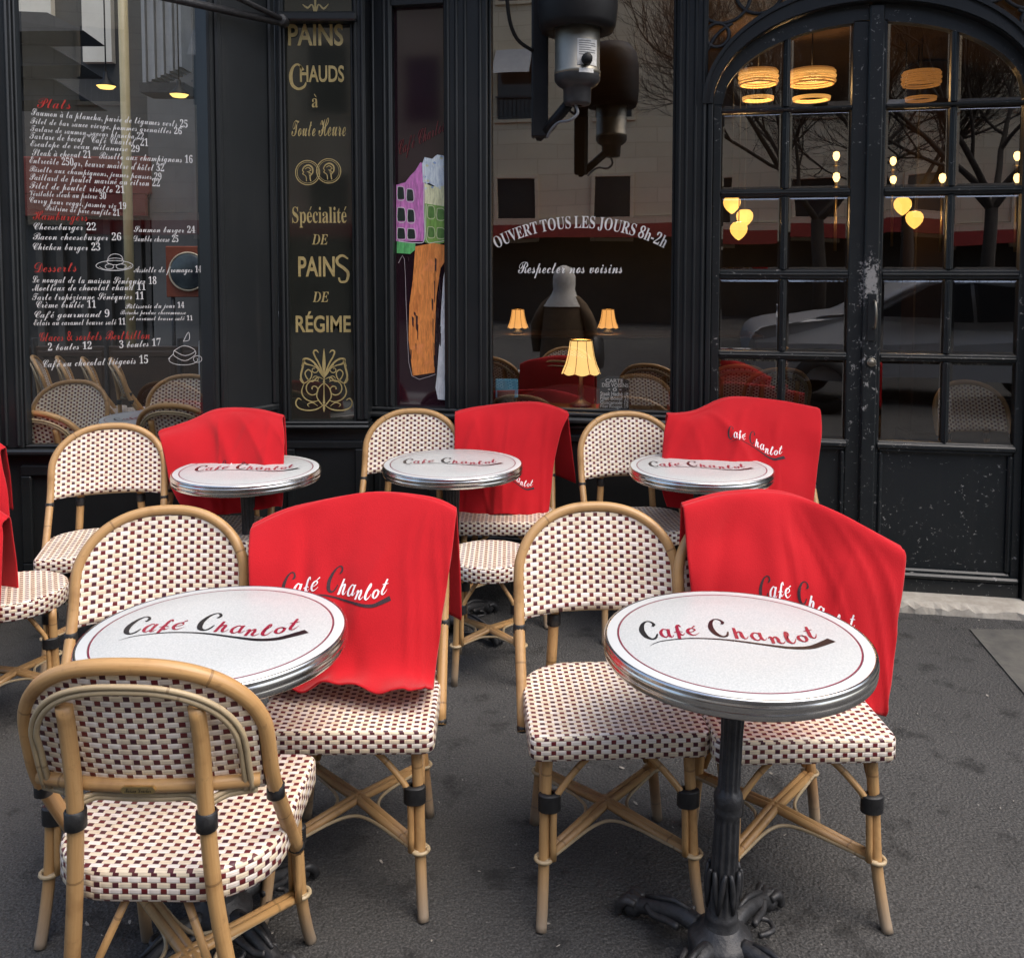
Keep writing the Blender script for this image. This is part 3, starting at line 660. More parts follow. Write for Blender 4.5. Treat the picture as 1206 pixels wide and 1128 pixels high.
# near right
blanket('large red blanket spread wide, hanging far off to the right beside the near right table', [
 [(828, 838, 2.43), (880, 842, 2.38), (950, 838, 2.35), (1005, 834, 2.34), (1044, 843, 2.34)],
 [(822, 770, 2.44), (880, 760, 2.42), (945, 762, 2.41), (1005, 778, 2.39), (1050, 792, 2.37)],
 [(814, 690, 2.46), (875, 676, 2.47), (935, 676, 2.47), (1000, 700, 2.44), (1058, 724, 2.42)],
 [(809, 640, 2.49), (860, 626, 2.52), (925, 624, 2.525), (995, 648, 2.49), (1064, 680, 2.45)],
 [(806, 602, 2.51), (858, 590, 2.55), (925, 588, 2.565), (985, 609, 2.52), (1066, 655, 2.47)]], (.0, .03, .02), (.31, .405, .79, .365, .95), 2, .008, .30, .068)
# back left
blanket('red blanket over the back row chair in front of the plain black wood panel', [
 [(219, 604, 3.74), (245, 606, 3.74), (272, 604, 3.74), (305, 600, 3.74), (332, 596, 3.75)],
 [(203, 575, 3.80), (235, 573, 3.80), (265, 571, 3.80), (300, 570, 3.80), (333, 570, 3.80)],
 [(196, 545, 3.85), (230, 537, 3.86), (262, 533, 3.87), (300, 532, 3.86), (334, 534, 3.85)],
 [(190, 520, 3.90), (228, 510, 3.93), (258, 503, 3.94), (300, 503, 3.93), (334, 510, 3.90)],
 [(187, 511, 3.95), (222, 499, 3.99), (255, 487, 4.01), (300, 487, 4.00), (332, 494, 3.97)]], (.0, .015, .0), (.48, .36, .86, .30, .9), 3, .006, .28, .022)
# back middle
blanket('red blanket under the lamp window, its rear half hanging out to the right', [
 [(540, 604, 4.06), (570, 606, 4.03), (598, 605, 4.02), (622, 606, 4.03), (646, 605, 4.05)],
 [(538, 575, 4.11), (566, 574, 4.09), (596, 573, 4.085), (624, 574, 4.09), (649, 575, 4.10)],
 [(536, 540, 4.16), (566, 536, 4.15), (596, 534, 4.15), (626, 536, 4.15), (653, 540, 4.16)],
 [(536, 508, 4.20), (566, 503, 4.22), (597, 499, 4.23), (630, 500, 4.22), (661, 506, 4.19)],
 [(536, 491, 4.23), (562, 485, 4.275), (597, 479, 4.295), (635, 479.5, 4.275), (669, 490, 4.22)]], (.045, .03, .03), (.34, .36, .80, .25, .95), 4, .006, .37, .022)
# back right
blanket('red blanket bunched up with a lump on top, hung before the left door leaf', [
 [(786, 596, 3.86), (830, 602, 3.82), (872, 604, 3.80), (915, 602, 3.81), (957, 600, 3.83)],
 [(779, 570, 3.90), (825, 570, 3.87), (870, 570, 3.855), (915, 570, 3.86), (960, 572, 3.87)],
 [(780, 540, 3.96), (828, 534, 3.93), (872, 530, 3.915), (915, 532, 3.92), (964, 538, 3.92)],
 [(783, 508, 4.00), (826, 503, 3.99), (866, 497, 3.985), (912, 499, 3.98), (967, 508, 3.97)],
 [(787, 491, 4.03), (820, 489, 4.05), (862, 473, 4.07), (915, 475, 4.06), (966, 486, 4.02)]], (.0, .02, .0), (.42, .60, .80, .47, .95), 5, .007, .30, .022)
for (x, y, lab) in ((-2.02, 2.78, 'chair mostly cut off by the left edge, under the nearer red blanket'), (-2.47, 3.62, 'chair cut off by the left edge, under the farther red blanket')):
    dup(chair, (x, y, 0), FACE+R(8), 'woven cane '+lab, GC)
blanket('red blanket strip at the left edge above the round stool, nearer of two', [
 [(-190, 822, 2.82), (-140, 826, 2.8), (-90, 826, 2.8), (-40, 826, 2.8), (-6, 832, 2.83)],
 [(-192, 740, 2.87), (-140, 738, 2.86), (-90, 736, 2.85), (-40, 738, 2.86), (-2, 742, 2.87)],
 [(-194, 670, 2.93), (-140, 660, 2.93), (-90, 655, 2.93), (-40, 658, 2.93), (2, 668, 2.93)],
 [(-192, 640, 2.98), (-140, 612, 3.02), (-90, 596, 3.04), (-40, 604, 3.02), (3, 630, 2.98)],
 [(-192, 628, 3.0), (-140, 600, 3.05), (-90, 584, 3.07), (-40, 592, 3.05), (2, 618, 3.0)]], (.0, .02, .0), None, 6, .006, .3)
blanket('red blanket strip at the left edge against the dark wood, farther of two', [
 [(-160, 622, 3.72), (-120, 626, 3.7), (-80, 626, 3.7), (-40, 624, 3.7), (12, 622, 3.72)],
 [(-158, 575, 3.78), (-120, 570, 3.77), (-80, 568, 3.77), (-40, 570, 3.77), (8, 578, 3.78)],
 [(-156, 545, 3.84), (-120, 530, 3.86), (-80, 525, 3.86), (-40, 530, 3.85), (2, 548, 3.84)],
 [(-156, 530, 3.88), (-120, 510, 3.92), (-80, 500, 3.93), (-40, 508, 3.92), (0, 532, 3.88)]], (.0, .02, .0), None, 7, .006, .28)
# ------------------------------------------------------------------ the cafe front: one building, everything fixed to it is its part
BLD = tag(empty('cafe_building'), 'black painted wooden cafe front with gilded panel, shop window and arched double door', 'cafe')
rs = lambda x, y=314: FR.px(x, y)[0]
rz = lambda x, y: FR.px(x, y)[1]
def part(mb, name, m, parent=None): return mb.build(name, m, parent or BLD)
def picture_frame(mb, fr, s0, s1, z0, z1, w, t0, t1, bev=.006):
    mb.box(s0, s1, t0, t1, z0, z0+w, fr, bev); mb.box(s0, s1, t0, t1, z1-w, z1, fr, bev)
    mb.box(s0, s0+w, t0, t1, z0+w, z1-w, fr, bev); mb.box(s1-w, s1, t0, t1, z0+w, z1-w, fr, bev)
def pier(fr, s0, s1, z0, z1, beads, t=0, depth=.10):
    mb = MB(); mb.box(s0, s1, t-depth, t, z0, z1, fr, .006)
    for k in beads:
        c = s0+(s1-s0)*k; mb.box(c-.008, c+.008, t-.002, t+.011, z0+.01, z1-.01, fr, .005)
    return mb
TOP = 3.12
S_A, S_B, S_C, S_D, S_E, S_F = rs(432), rs(463), rs(523), rs(574), rs(794), rs(831)
part(pier(FR, S_A, S_B, .845, TOP, (.3, .72, .9)), 'pier', PAINT)
part(pier(FR, S_C, S_D, .845, TOP, (.1, .3, .5, .84)), 'pier', PAINT)
part(pier(FR, S_E, S_F, .845, TOP, (.12, .34, .62, .88)), 'pier', PAINT)
# base under the windows with ledge and raised panels
m = MB(); m.box(S_A, S_F, -.12, -.012, 0, .80, FR)
for a, b in ((S_A+.03, S_C-.05), (S_C+.05, S_E+.02)): picture_frame(m, FR, a, b, .17, .74, .035, -.014, .006)
m.box(S_A, S_F, -.02, .022, 0, .13, FR, .006); part(m, 'stall_riser', PAINT)
m = MB(); m.box(S_A-.01, S_F, -.10, .045, .800, .832, FR, .01); m.box(S_A, S_F, -.10, .022, .772, .7985, FR, .008); m.box(S_A, S_F, -.1, .012, .8335, .8535, FR, .006); part(m, 'ledge', PAINT)
m = MB(); m.box(S_A-.02, rs(1260), -.14, .03, TOP+.002, 3.45, FR, .01); m.box(S_B, S_C, -.1, .0, rz(490, 5), TOP, FR); part(m, 'fascia', PAINT)
# tall painted pane
m = MB(); zt = rz(490, 7); m.add([FR(S_B-.01, .84, -.05), FR(S_C+.01, .84, -.05), FR(S_C+.01, zt+.02, -.05), FR(S_B-.01, zt+.02, -.05)], [(0, 1, 2, 3)])
MAROON = m_noise('maroon_backing', (.016, .006, .010), (.032, .012, .019), 2.5, .06, 0, 0, .9)
pane = part(m, 'painted_pane', MAROON)
def pxpoly(fr, pts, t): return [fr(*fr.px(x, y), t) for x, y in pts]
def m_brush(name, col):
    m = mat(name, rough=.4); t = NT(m); o = t.obj(); n = t.noise(t.mapping(o, (1, 1, .16)), 90, 5, .7, .6); n2 = t.noise(o, 14, 4)
    c = t.mix(t.ramp(n, [(.35, 0.0), (.62, 1.0)]), tuple(c*.75 for c in col), tuple(min(1, c*1.4) for c in col)); c = t.mix(t.ramp(n2, [(.56, 0.0), (.7, .7)]), c, tuple(min(1, c*1.1+.05) for c in col)); t.set('Base Color', c); return m
def paintbit(pts, col, t, name='painted_shape'):
    m = MB(); q = pxpoly(FR, pts, t); m.add(q, [tuple(range(len(q)))])
    mt = 'paint_%d_%d_%d' % tuple(int(c*99) for c in col); mm = bpy.data.materials.get(mt) or m_brush(mt, col)
    m.build(name, mm, pane)
def rough(x0, x1, y0, y1, n, rnd, ax=1.6):
    L_ = [(x0+rnd.uniform(-ax, ax), y0+(y1-y0)*k/n) for k in range(n+1)]; R_ = [(x1+rnd.uniform(-ax, ax), y0+(y1-y0)*k/n) for k in range(n+1)]; return L_+R_[::-1]
rp = random.Random(3); cl = lambda P: [(max(463.2, min(522.6, x)), y) for x, y in P]
T0 = -.047
paintbit(cl([(463, 217), (474, 214), (480, 206), (486, 200), (492, 190), (497, 192), (497, 230), (496, 284), (463, 284)]), (.60, .20, .50), T0)
paintbit(cl([(494, 192), (497, 184), (506, 186), (512, 181), (523, 183), (523, 217), (512, 220), (503, 215), (495, 214)]), (.66, .78, .92), T0+.0004)
paintbit(cl([(497, 215), (507, 219), (523, 216), (523, 246), (497, 240)]), (.80, .80, .46), T0+.0002)
paintbit(cl([(497, 239), (523, 243), (523, 285), (510, 289), (497, 285)]), (.20, .38, .08), T0+.0003)
paintbit(cl([(464, 284), (486, 286), (486, 294), (480, 299), (464, 298)]), (.12, .46, .15), T0+.0003)
paintbit(cl([(486, 290), (508, 286), (523, 289), (523, 306), (516, 316), (511, 350), (509, 400), (509, 440), (483, 444), (478, 400), (479, 360), (483, 330)]), (.84, .26, .065), T0+.0005)
paintbit(cl([(523, 308), (519, 330), (517, 360), (515, 400), (512, 440), (510, 458), (513, 472), (523, 473)]), (.86, .88, .88), T0+.0004)
for k in range(26): x = rp.choice((rp.uniform(474, 490), rp.uniform(505, 516))); y = rp.uniform(292, 420); w_ = rp.uniform(.4, 1.3); l_ = rp.uniform(6, 34); paintbit(cl([(x-w_, y), (x+w_, y+2), (x+w_*.6, y+l_), (x-w_*.7, y+l_-3)]), (.03, .012, .018), T0+.0008)
for k in range(22): x = rp.uniform(495, 522); y = rp.uniform(183, 222); w_ = rp.uniform(.8, 2.4); paintbit(cl([(x-w_, y), (x, y-w_*.8), (x+w_, y+.4), (x, y+w_)]), rp.choice(((.62, .68, .78), (.30, .42, .62), (.70, .70, .45))), T0+.0008)
def outline(pts, w, col, t, closed=True):
    P_ = [FR.px(x, y) for x, y in (pts+[pts[0]] if closed else pts)]; v, f = stroke(P_, [w]*len(P_), 3); m = MB(); m.add([FR(a, b, t) for a, b in v], f)
    mt = 'line_%d_%d_%d' % tuple(int(c*99) for c in col); m.build('painted_line', bpy.data.materials.get(mt) or m_noise(mt, col, col, 9, .4, 0, .1), pane)
for (x, y, w_, h_, c) in ((465, 219, 7, 15, (.75, .72, .74)), (476, 222, 7, 14, (.75, .72, .74)), (465, 244, 8, 16, (.75, .76, .72)), (477, 246, 7, 15, (.75, .76, .72)), (465, 268, 8, 13, (.75, .76, .72)), (477, 269, 8, 12, (.75, .76, .72)), (501, 242, 7, 14, (.70, .72, .45)), (512, 245, 8, 13, (.70, .72, .45)), (501, 267, 7, 12, (.70, .72, .45)), (512, 268, 8, 12, (.70, .72, .45))):
    paintbit(cl([(x, y), (x+w_, y+1), (x+w_+1, y+h_), (x-.5, y+h_)]), (.02, .03, .025) if x < 490 else (.10, .22, .05), T0+.0006)
    outline([(x, y), (x+w_, y+1), (x+w_+1, y+h_), (x, y+h_)], .0035, c, T0+.0009)
outline([(497, 195), (496, 240), (497, 280), (490, 286), (466, 284)], .004, (.75, .73, .76), T0+.001, False)
outline([(499, 240), (499, 282), (510, 285), (522, 283)], .004, (.75, .78, .6), T0+.001, False)
outline([(466, 310), (473, 305), (476, 380), (482, 444), (510, 442)], .0022, (.55, .50, .50), T0+.001, False)
v, f = fitbox('Café Charlot', 'script', 0, 1, 0, 1, .25); P0_, P1_ = FR.px(466, 190), FR.px(522, 160); m = MB()
m.add([FR(P0_[0]+(P1_[0]-P0_[0])*a, P0_[1]+(P1_[1]-P0_[1])*a+b*.105, -.045) for a, b in v], f); m.build('lettering', m_noise('dull_red', (.12, .02, .022), (.18, .035, .03), 40, .5), pane)
# ------------------------------------------------------------------ lettering on a wall frame between two pixels of the base line
def write(fr, text, st, x0, y0, x1, y1, h, t, m, parent, rot=0, space=.32, slant=0):
    (a, b), (c, d) = fr.px(x0, y0), fr.px(x1, y1); v, f = fitbox(text, st, 0, 1, 0, 1, space); v2, _ = layout(text, st, space); lo = min(p[1] for p in v2); hi = max(p[1] for p in v2); capn = .7
    k = h*4.15/F/capn if fr is FL else h*4.45/F/capn
    mb = MB(); mb.add([fr(a+(c-a)*p[0], b+(d-b)*p[0]+(lo+p[1]*(hi-lo))*k, t) for p in v], f); return mb.build('lettering', m, parent)
# shop window
ZW = .855
m = MB(); m.add([FR(S_D-.01, ZW-.01, -.055), FR(S_E+.01, ZW-.01, -.055), FR(S_E+.01, TOP+.03, -.055), FR(S_D-.01, TOP+.03, -.055)], [(0, 1, 2, 3)]); shopw = part(m, 'window_pane', GLASS)
m = MB(); picture_frame(m, FR, S_D, S_E, ZW-.002, TOP, .014, -.062, -.03, .004); part(m, 'window_frame', PAINT)
txt = 'OUVERT TOUS LES JOURS 8h-2h'; v0, f0 = [], []; pos = 0; seq = []
for ch in txt:
    if ch == ' ': pos += .22; continue
    gv, gf, ad = glyph(ch, 'serif'); seq.append((gv, gf, pos, ad)); pos += ad*(.98)
A0, A1, AM = FR.px(582, 293), FR.px(782, 293), FR.px(682, 268); ch_ = (A1[0]-A0[0])/2; sg = AM[1]-A0[1]; rad = (ch_*ch_+sg*sg)/(2*sg); cx_, cz_ = (A0[0]+A1[0])/2, AM[1]-rad; half = math.asin(ch_/rad); k_ = 2*half*rad/pos; m = MB()
for gv, gf, p_, ad in seq:
    an = -half+2*half*(p_+ad/2)/pos; out_ = []
    for (x, y) in gv:
        lx = (x-ad/2)*k_; ly = y*k_*1.5; out_.append(FR(cx_+math.sin(an)*(rad+ly)+math.cos(an)*lx, cz_+math.cos(an)*(rad+ly)-math.sin(an)*lx, -.052))
    m.add(out_, gf)
m.build('lettering', WHITEL, shopw)
write(FR, 'Respecter nos voisins', 'script', 608, 322, 732, 322, 15, -.052, WHITEL, shopw)
# ------------------------------------------------------------------ arched double door
SCN = rs(1021); HW = SCN-rs(838); ZC = rz(843, 122); TOPZ = rz(1021, 3)
def ell(s, a, b, zc): return zc+b*math.sqrt(max(0, 1-((s-SCN)/a)**2))
aO, bO = HW, TOPZ-ZC
aG, bG = SCN-rs(848), rz(1010, 22)-ZC
aX = HW*1.075; bX = (rz(923, 1)-ZC)/math.sqrt(1-((rs(923)-SCN)/aX)**2)
def curve(s0, s1, a, b, n=30, zc=None): return [(s0+(s1-s0)*k/n, ell(s0+(s1-s0)*k/n, a, b, ZC)) for k in range(n+1)]
SR = 2*SCN-S_F
def ring(mb, a, b, a2, b2, t0, t1, n=48):
    A = [(SCN-a*math.cos(math.pi*k/n), ZC+b*math.sin(math.pi*k/n)) for k in range(n+1)]; B = [(SCN-a2*math.cos(math.pi*k/n), ZC+b2*math.sin(math.pi*k/n)) for k in range(n+1)]; mb.strip(A, B, FR, t0, t1)
m = MB(); ring(m, aO+.002, bO+.002, aX, bX, -.10, .006); ring(m, aO+.004, bO+.006, aO+.018, bO+.022, .004, .016); ring(m, aX-.016, bX-.02, aX, bX, .004, .020)
m.box(S_F+.001, SCN-aO-.002, -.10, .006, 0, ZC, FR, .004); m.box(SCN+aO+.002, SR, -.10, .006, 0, ZC, FR, .004); part(m, 'door_surround', PAINT)
part(pier(FR, SR, SR+.16, 0, TOP, (.2, .5, .8)), 'pier', PAINT)
part(pier(FR, S_E, S_F, 0, .77, (.3, .7), 0), 'pier', PAINT)
# spandrel glazing with ironwork beside the arch
for sg_ in (-1, 1):
    e0, e1 = (S_F, SCN) if sg_ < 0 else (SR, SCN)
    A = [(e0+(e1-e0)*k/20, ZC if abs(e0+(e1-e0)*k/20-SCN) >= aX else ell(e0+(e1-e0)*k/20, aX, bX, ZC)) for k in range(21)]
    m = MB(); q = [FR(a, b, -.05) for a, b in A]+[FR(e1, TOP, -.05), FR(e0, TOP, -.05)]; m.add(q, [tuple(range(len(q)))]); sp_ = part(m, 'spandrel_pane', GLASSD)
    m = MB()
    for (cxp, cyp, r_) in ((852, -6, .125), (845, 40, .055), (895, -14, .11)):
        c0 = FR.px(cxp, cyp); c0 = (c0[0] if sg_ < 0 else 2*SCN-c0[0], c0[1]); m.tube([FR(c0[0]+r_*math.cos(2*PI*k/28), c0[1]+r_*math.sin(2*PI*k/28), -.03) for k in range(28)], .009, 6, closed=True)
    c0 = FR.px(832, 60); c1 = FR.px(850, 34); s_of = lambda s: s if sg_ < 0 else 2*SCN-s
    m.tube(catmull([tuple(FR(s_of(c0[0]), c0[1], -.03)), tuple(FR(s_of(c1[0]-.02), c1[1]-.02, -.03)), tuple(FR(s_of(c1[0]+.05), c1[1]+.03, -.03))], 5), .009, 6); m.build('ironwork', IRON, sp_)
RWS = [(rz(925, 125), None), (rz(925, 222), rz(925, 130)), (rz(925, 318), rz(925, 231)), (rz(925, 415), rz(925, 329)), (rz(925, 517), rz(925, 424))]
CLS = [(rs(848), rs(920)), (rs(928), rs(1001))]
ZP0, ZP1 = .135, rz(1000, 527)
wc = FR(rs(1028, 332), rz(1028, 332), .02)
def zone(t, o):
    s = t.n('SeparateXYZ'); t.put(s.inputs[0], o); dx = t.math('DIVIDE', t.math('ABSOLUTE', t.math('SUBTRACT', s.outputs[0], wc.x)), .034); dz = t.math('DIVIDE', t.math('ABSOLUTE', t.math('SUBTRACT', s.outputs[2], wc.z)), .085)
    d = t.math('MAXIMUM', dx, dz); n = t.noise(o, 75, 5, .7, .5); a = t.math('GREATER_THAN', t.math('SUBTRACT', n, t.math('MULTIPLY', d, .17)), .37)
    dx2 = t.math('DIVIDE', t.math('ABSOLUTE', t.math('SUBTRACT', s.outputs[0], wc.x+.01)), .16); dz2 = t.math('DIVIDE', t.math('ABSOLUTE', t.math('SUBTRACT', s.outputs[2], wc.z-.42)), .42)
    d2 = t.math('MAXIMUM', dx2, dz2); b = t.math('GREATER_THAN', t.math('SUBTRACT', t.noise(t.mapping(o, (1, 1, .75)), 34, 5, .75, .8), t.math('MULTIPLY', d2, .10)), .58)
    return t.math('MAXIMUM', a, b)
PAINTD = m_paint('door_paint', (.0105, .0135, .0150), chips=.40, rough=.34, zone=zone)
def bevel_pane(poly, t, w=.017, d=.0045, tilt=0):
    """old bevelled glass: flat middle and sloping border"""
    n = len(poly); cx = sum(p[0] for p in poly)/n; cz = sum(p[1] for p in poly)/n; W_ = max(p[0] for p in poly)-min(p[0] for p in poly); H_ = max(p[1] for p in poly)-min(p[1] for p in poly)
    inn = [(cx+(x-cx)*(1-2*w/W_), cz+(z-cz)*(1-2*w/H_)) for x, z in poly]
    tl = lambda x, z: (z-cz)*tilt
    mb = MB(); mb.add([FR(x, z, t-d+tl(x, z)) for x, z in poly]+[FR(x, z, t+tl(x, z)) for x, z in inn], [tuple(range(n, 2*n))]+[(i, (i+1) % n, (i+1) % n+n, i+n) for i in range(n)]); return mb
for sg_ in (-1, 1):
    M = (lambda s: s) if sg_ < 0 else (lambda s: 2*SCN-s)
    door = tag(empty('door'), 'left leaf of the arched door' if sg_ < 0 else 'right leaf of the arched door with worn lock rail'); door.parent = BLD
    fr_ = MB(); bx = lambda s0, s1, z0, z1, t0=-.085, t1=-.035, bev=.004: fr_.box(min(M(s0), M(s1)), max(M(s0), M(s1)), t0, t1, z0, z1, FR, bev)
    ctr = SCN-.004
    zt0 = RWS[0][0]
    bx(SCN-aO, CLS[0][0], .0, ZC); bx(CLS[1][1], ctr, .0, ell(CLS[1][1], aG, bG, ZC)-.002); 
    # arch head between glazing curve and outer curve
    n = 28; A = [(M(CLS[0][0]+(ctr-.0-CLS[0][0])*k/n), ell(CLS[0][0]+(ctr-CLS[0][0])*k/n, aG, bG, ZC)) for k in range(n+1)]; B = [(M(SCN-aO*math.cos(math.pi/2*k/n) if k < n else ctr), ZC+bO*math.sin(math.pi/2*k/n)) for k in range(n+1)]
    fr_.strip(A, B, FR, -.085, -.035)
    fr_.strip([(a, b-.011) for a, b in A[:-3]], [(a, b+.002) for a, b in A[:-3]], FR, -.085, -.028)
    mu0, mu1 = CLS[0][1], CLS[1][0]; mc = (mu0+mu1)/2
    for k in range(5):
        zb = RWS[k][0]; zt = RWS[k][1] or ell(mc, aG, bG, ZC); bx(mu0, mu1, zb+.0, zt, -.08, -.036, .006); bx(mc-.006, mc+.006, zb, zt-.002, -.04, -.029, .005)
        if k < 4:
            z0, z1 = RWS[k+1][1], RWS[k][0]; bx(CLS[0][0]-.004, CLS[1][1]+.004, z0, z1, -.08, -.0365, .006); bx(CLS[0][0], CLS[1][1], (z0+z1)/2-.006, (z0+z1)/2+.006, -.04, -.0285, .005)
    bx(CLS[0][0]-.002, CLS[1][1]+.002, ZP1, RWS[4][0]); bx(CLS[0][0]-.002, CLS[1][1]+.002, .0, ZP0)
    bx(CLS[0][0]-.01, CLS[1][1]+.012, RWS[4][0]-.035, RWS[4][0]-.006, -.05, -.020, .008)
    bx(SCN-aO+.006, CLS[1][1]+.06, .118, .142, -.05, -.005, .009); bx(SCN-aO+.004, CLS[1][1]+.06, .0, .116, -.05, -.020, .005)
    fr_.build('door_frame', PAINTD, door)
    pn = MB(); s0, s1 = sorted((M(CLS[0][0]-.004), M(CLS[1][1]+.004))); pn.box(s0, s1, -.08, -.052, ZP0-.004, ZP1+.004, FR); picture_frame(pn, FR, s0+.004, s1-.004, ZP0, ZP1, .022, -.054, -.030, .008); pn.build('door_panel', PAINTD, door)
    rq = random.Random(5+sg_)
    for k in range(5):
        for (c0, c1) in CLS:
            zb = RWS[k][0]-.004
            if k == 0: poly = [(c0-.003, zb), (c1+.003, zb)]+[(c1+.003+(c0-c1-.006)*q/8, ell(c1+.003+(c0-c1-.006)*q/8, aG, bG, ZC)+.004) for q in range(9)]
            else: poly = [(c0-.003, zb), (c1+.003, zb), (c1+.003, RWS[k][1]+.004), (c0-.003, RWS[k][1]+.004)]
            if k == 0: poly = [(x, max(z, zb+.01)) if i > 1 else (x, z) for i, (x, z) in enumerate(poly)]
            bevel_pane([(M(x), z) for x, z in poly], -.05, tilt=rq.uniform(-.006, .006)).build('pane', GLASSD, door)
    if sg_ > 0:
        a = MB(); a.box(rs(1018, 420)-.006, rs(1035, 420)-.004, -.05, -.014, 0.0, ell(SCN, aO, bO, ZC)-.006, FR, .006); a.build('lock_rail', PAINTD, door)
        c = FR.px(1027, 427); lk = MB(); pr = [(.0205, 0), (.0205, .007), (.0165, .010), (.0150, .008), (.0150, .0085), (0, .0085)]; n = 28
        vs = [FR(c[0]+r_*math.cos(2*PI*k/n), c[1]+r_*math.sin(2*PI*k/n), -.014+z) for r_, z in pr for k in range(n)]; lk.add(vs, [(i*n+k, i*n+(k+1) % n, (i+1)*n+(k+1) % n, (i+1)*n+k) for i in range(len(pr)-1) for k in range(n)], True); lk.box(c[0]-.0025, c[0]+.0025, -.006, -.0045, c[1]-.007, c[1]+.004, FR); lo_ = lk.build('lock', STEEL, door)
        hz = MB(); p0, p1 = FR.px(1028, 346), FR.px(1029, 402); hz.box(p0[0]-.019, p0[0]+.019, -.0145, -.0075, p1[1], p0[1], FR, .003); hz.build('lock_plate', PAINT, door)
        hd = MB(); q0, q1 = FR.px(1030, 357), FR.px(1030, 385); hd.tube(catmull([tuple(FR(q0[0], q0[1]+.01, -.008)), tuple(FR(q0[0], q0[1], .022)), tuple(FR(q0[0]+.002, (q0[1]+q1[1])/2, .034)), tuple(FR(q0[0]+.002, q1[1], .018)), tuple(FR(q0[0], q1[1]-.006, -.008))], 5), .0055, 8); hd.build('handle', STEEL, door)
# stone threshold with a chipped front
m = MB(); n = 60; rn = random.Random(9); tp, ft, bt = [], [], []
s0, s1 = S_F-.05, SR+.2
for k in range(n+1):
    s_ = s0+(s1-s0)*k/n; w_ = rn.uniform(-.008, .006); tp.append(FR(s_, .046, .09+w_*.3)); ft.append(FR(s_, .030+rn.uniform(-.012, .006), .122+w_)); bt.append(FR(s_, -.01, .128+w_*.4))
m.grid([[FR(s0+(s1-s0)*k/n, .050, -.02) for k in range(n+1)], tp, ft, bt], False); m.add([FR(s0, -.01, -.02), FR(s0, .050, -.02), tp[0], ft[0], bt[0]], [(0, 1, 2, 3, 4)]); m.add([FR(s1, -.01, -.02), FR(s1, .050, -.02), tp[-1], ft[-1], bt[-1]], [(0, 1, 2, 3, 4)])
part(m, 'stone_threshold', STONE)
# ------------------------------------------------------------------ front that carries the gilded panel, and the canted pier
ps = lambda x, y=314: FP.px(x, y)[0]
pz = lambda x, y: FP.px(x, y)[1]
PS0, PS1 = ps(327), ps(432)
g0, g1 = ps(337), ps(417); gz0, gz1 = pz(380, 497), pz(370, 22)
m = MB(); m.box(PS0, PS1, -.3, -.02, 0, .765, FP); picture_frame(m, FP, PS0+.03, PS1-.03, .16, .70, .04, -.022, .0); m.box(PS0, PS1, -.05, .02, 0, .12, FP, .006); part(m, 'stall_riser', PAINT)
m = MB(); m.box(PS0-.01, PS1+.012, -.1, .038, .766, .786, FP, .008); m.box(PS0, PS1+.006, -.1, .022, .7875, .802, FP, .006); part(m, 'ledge', PAINT)
m = MB(); m.box(PS0, g0, -.12, .0, .803, TOP, FP, .006); m.box(g1, PS1, -.3, .0, .803, TOP, FP, .006); m.box(g0, g1, -.12, -.04, .803, TOP, FP)
for c in (g0-.016, g1+.016, g1+.05): m.box(c-.009, c+.009, -.01, .014, .81, TOP-.02, FP, .006)
picture_frame(m, FP, g0-.004, g1+.004, gz0-.012, gz1+.02, .012, -.03, .004, .004); m.box(g0-.02, g1+.03, -.02, .05, gz1-.022, gz1+.022, FP, .008); part(m, 'panel_frame', PAINT)
m = MB(); m.box(PS0, PS1+.05, -.14, .03, TOP+.002, 3.45, FP, .01); part(m, 'fascia', PAINT)
m = MB(); m.add([FP(g0, gz0, -.025), FP(g1, gz0, -.025), FP(g1, TOP-.01, -.025), FP(g0, TOP-.01, -.025)], [(0, 1, 2, 3)]); sign = part(m, 'sign_panel', BLACKGL)
def put(shapes, name='lettering', m=GOLD, t=-.0235):
    mb = MB()
    for i, (v, f) in enumerate(shapes): mb.add([FP(a, b, t+.00008*i) for a, b in v], f)
    return mb.build(name, m, sign)
def fitpx(text, st, x0, x1, y0, y1): (a, b), (c, d) = FP.px(x0, y1), FP.px(x1, y0); return fitbox(text, st, a, c, b, d)
put([fitpx('PAINS', 'bold', 338, 403, 27, 53)])
G2 = lambda x, y: FP.px(x, y)
def spx(pts, ws): return stroke([G2(*p) for p in pts], ws, 5)
put([fitpx('HAUDS', 'bold', 352, 404, 76, 96)])
put([spx([(356, 82), (350, 75), (344, 78), (341, 88), (343, 99), (350, 104), (357, 101), (359, 96)], [.012, .01, .012, .018, .016, .013, .012, .006])])
put([fitpx('à', 'serif', 366, 373, 110, 126)])
put([fitpx('Toute', 'script', 342, 370, 141, 160), fitpx('Heure', 'script', 374, 406, 138, 160)])
put([fitpx('Spécialité', 'serif', 343, 407, 243, 268)])
put([fitpx('DE', 'italic', 366, 385, 276, 288)]); put([fitpx('DE', 'italic', 367, 386, 344, 356)])
put([fitpx('PAIN', 'bold', 350, 393, 302, 326), spx([(409, 305), (402, 301), (396, 305), (397, 311), (404, 316), (409, 322), (407, 331), (400, 332), (398, 327)], [.008, .012, .015, .015, .015, .015, .012, .011, .010])])
put([fitpx('RÉGIME', 'bold', 347, 412, 367, 392)])
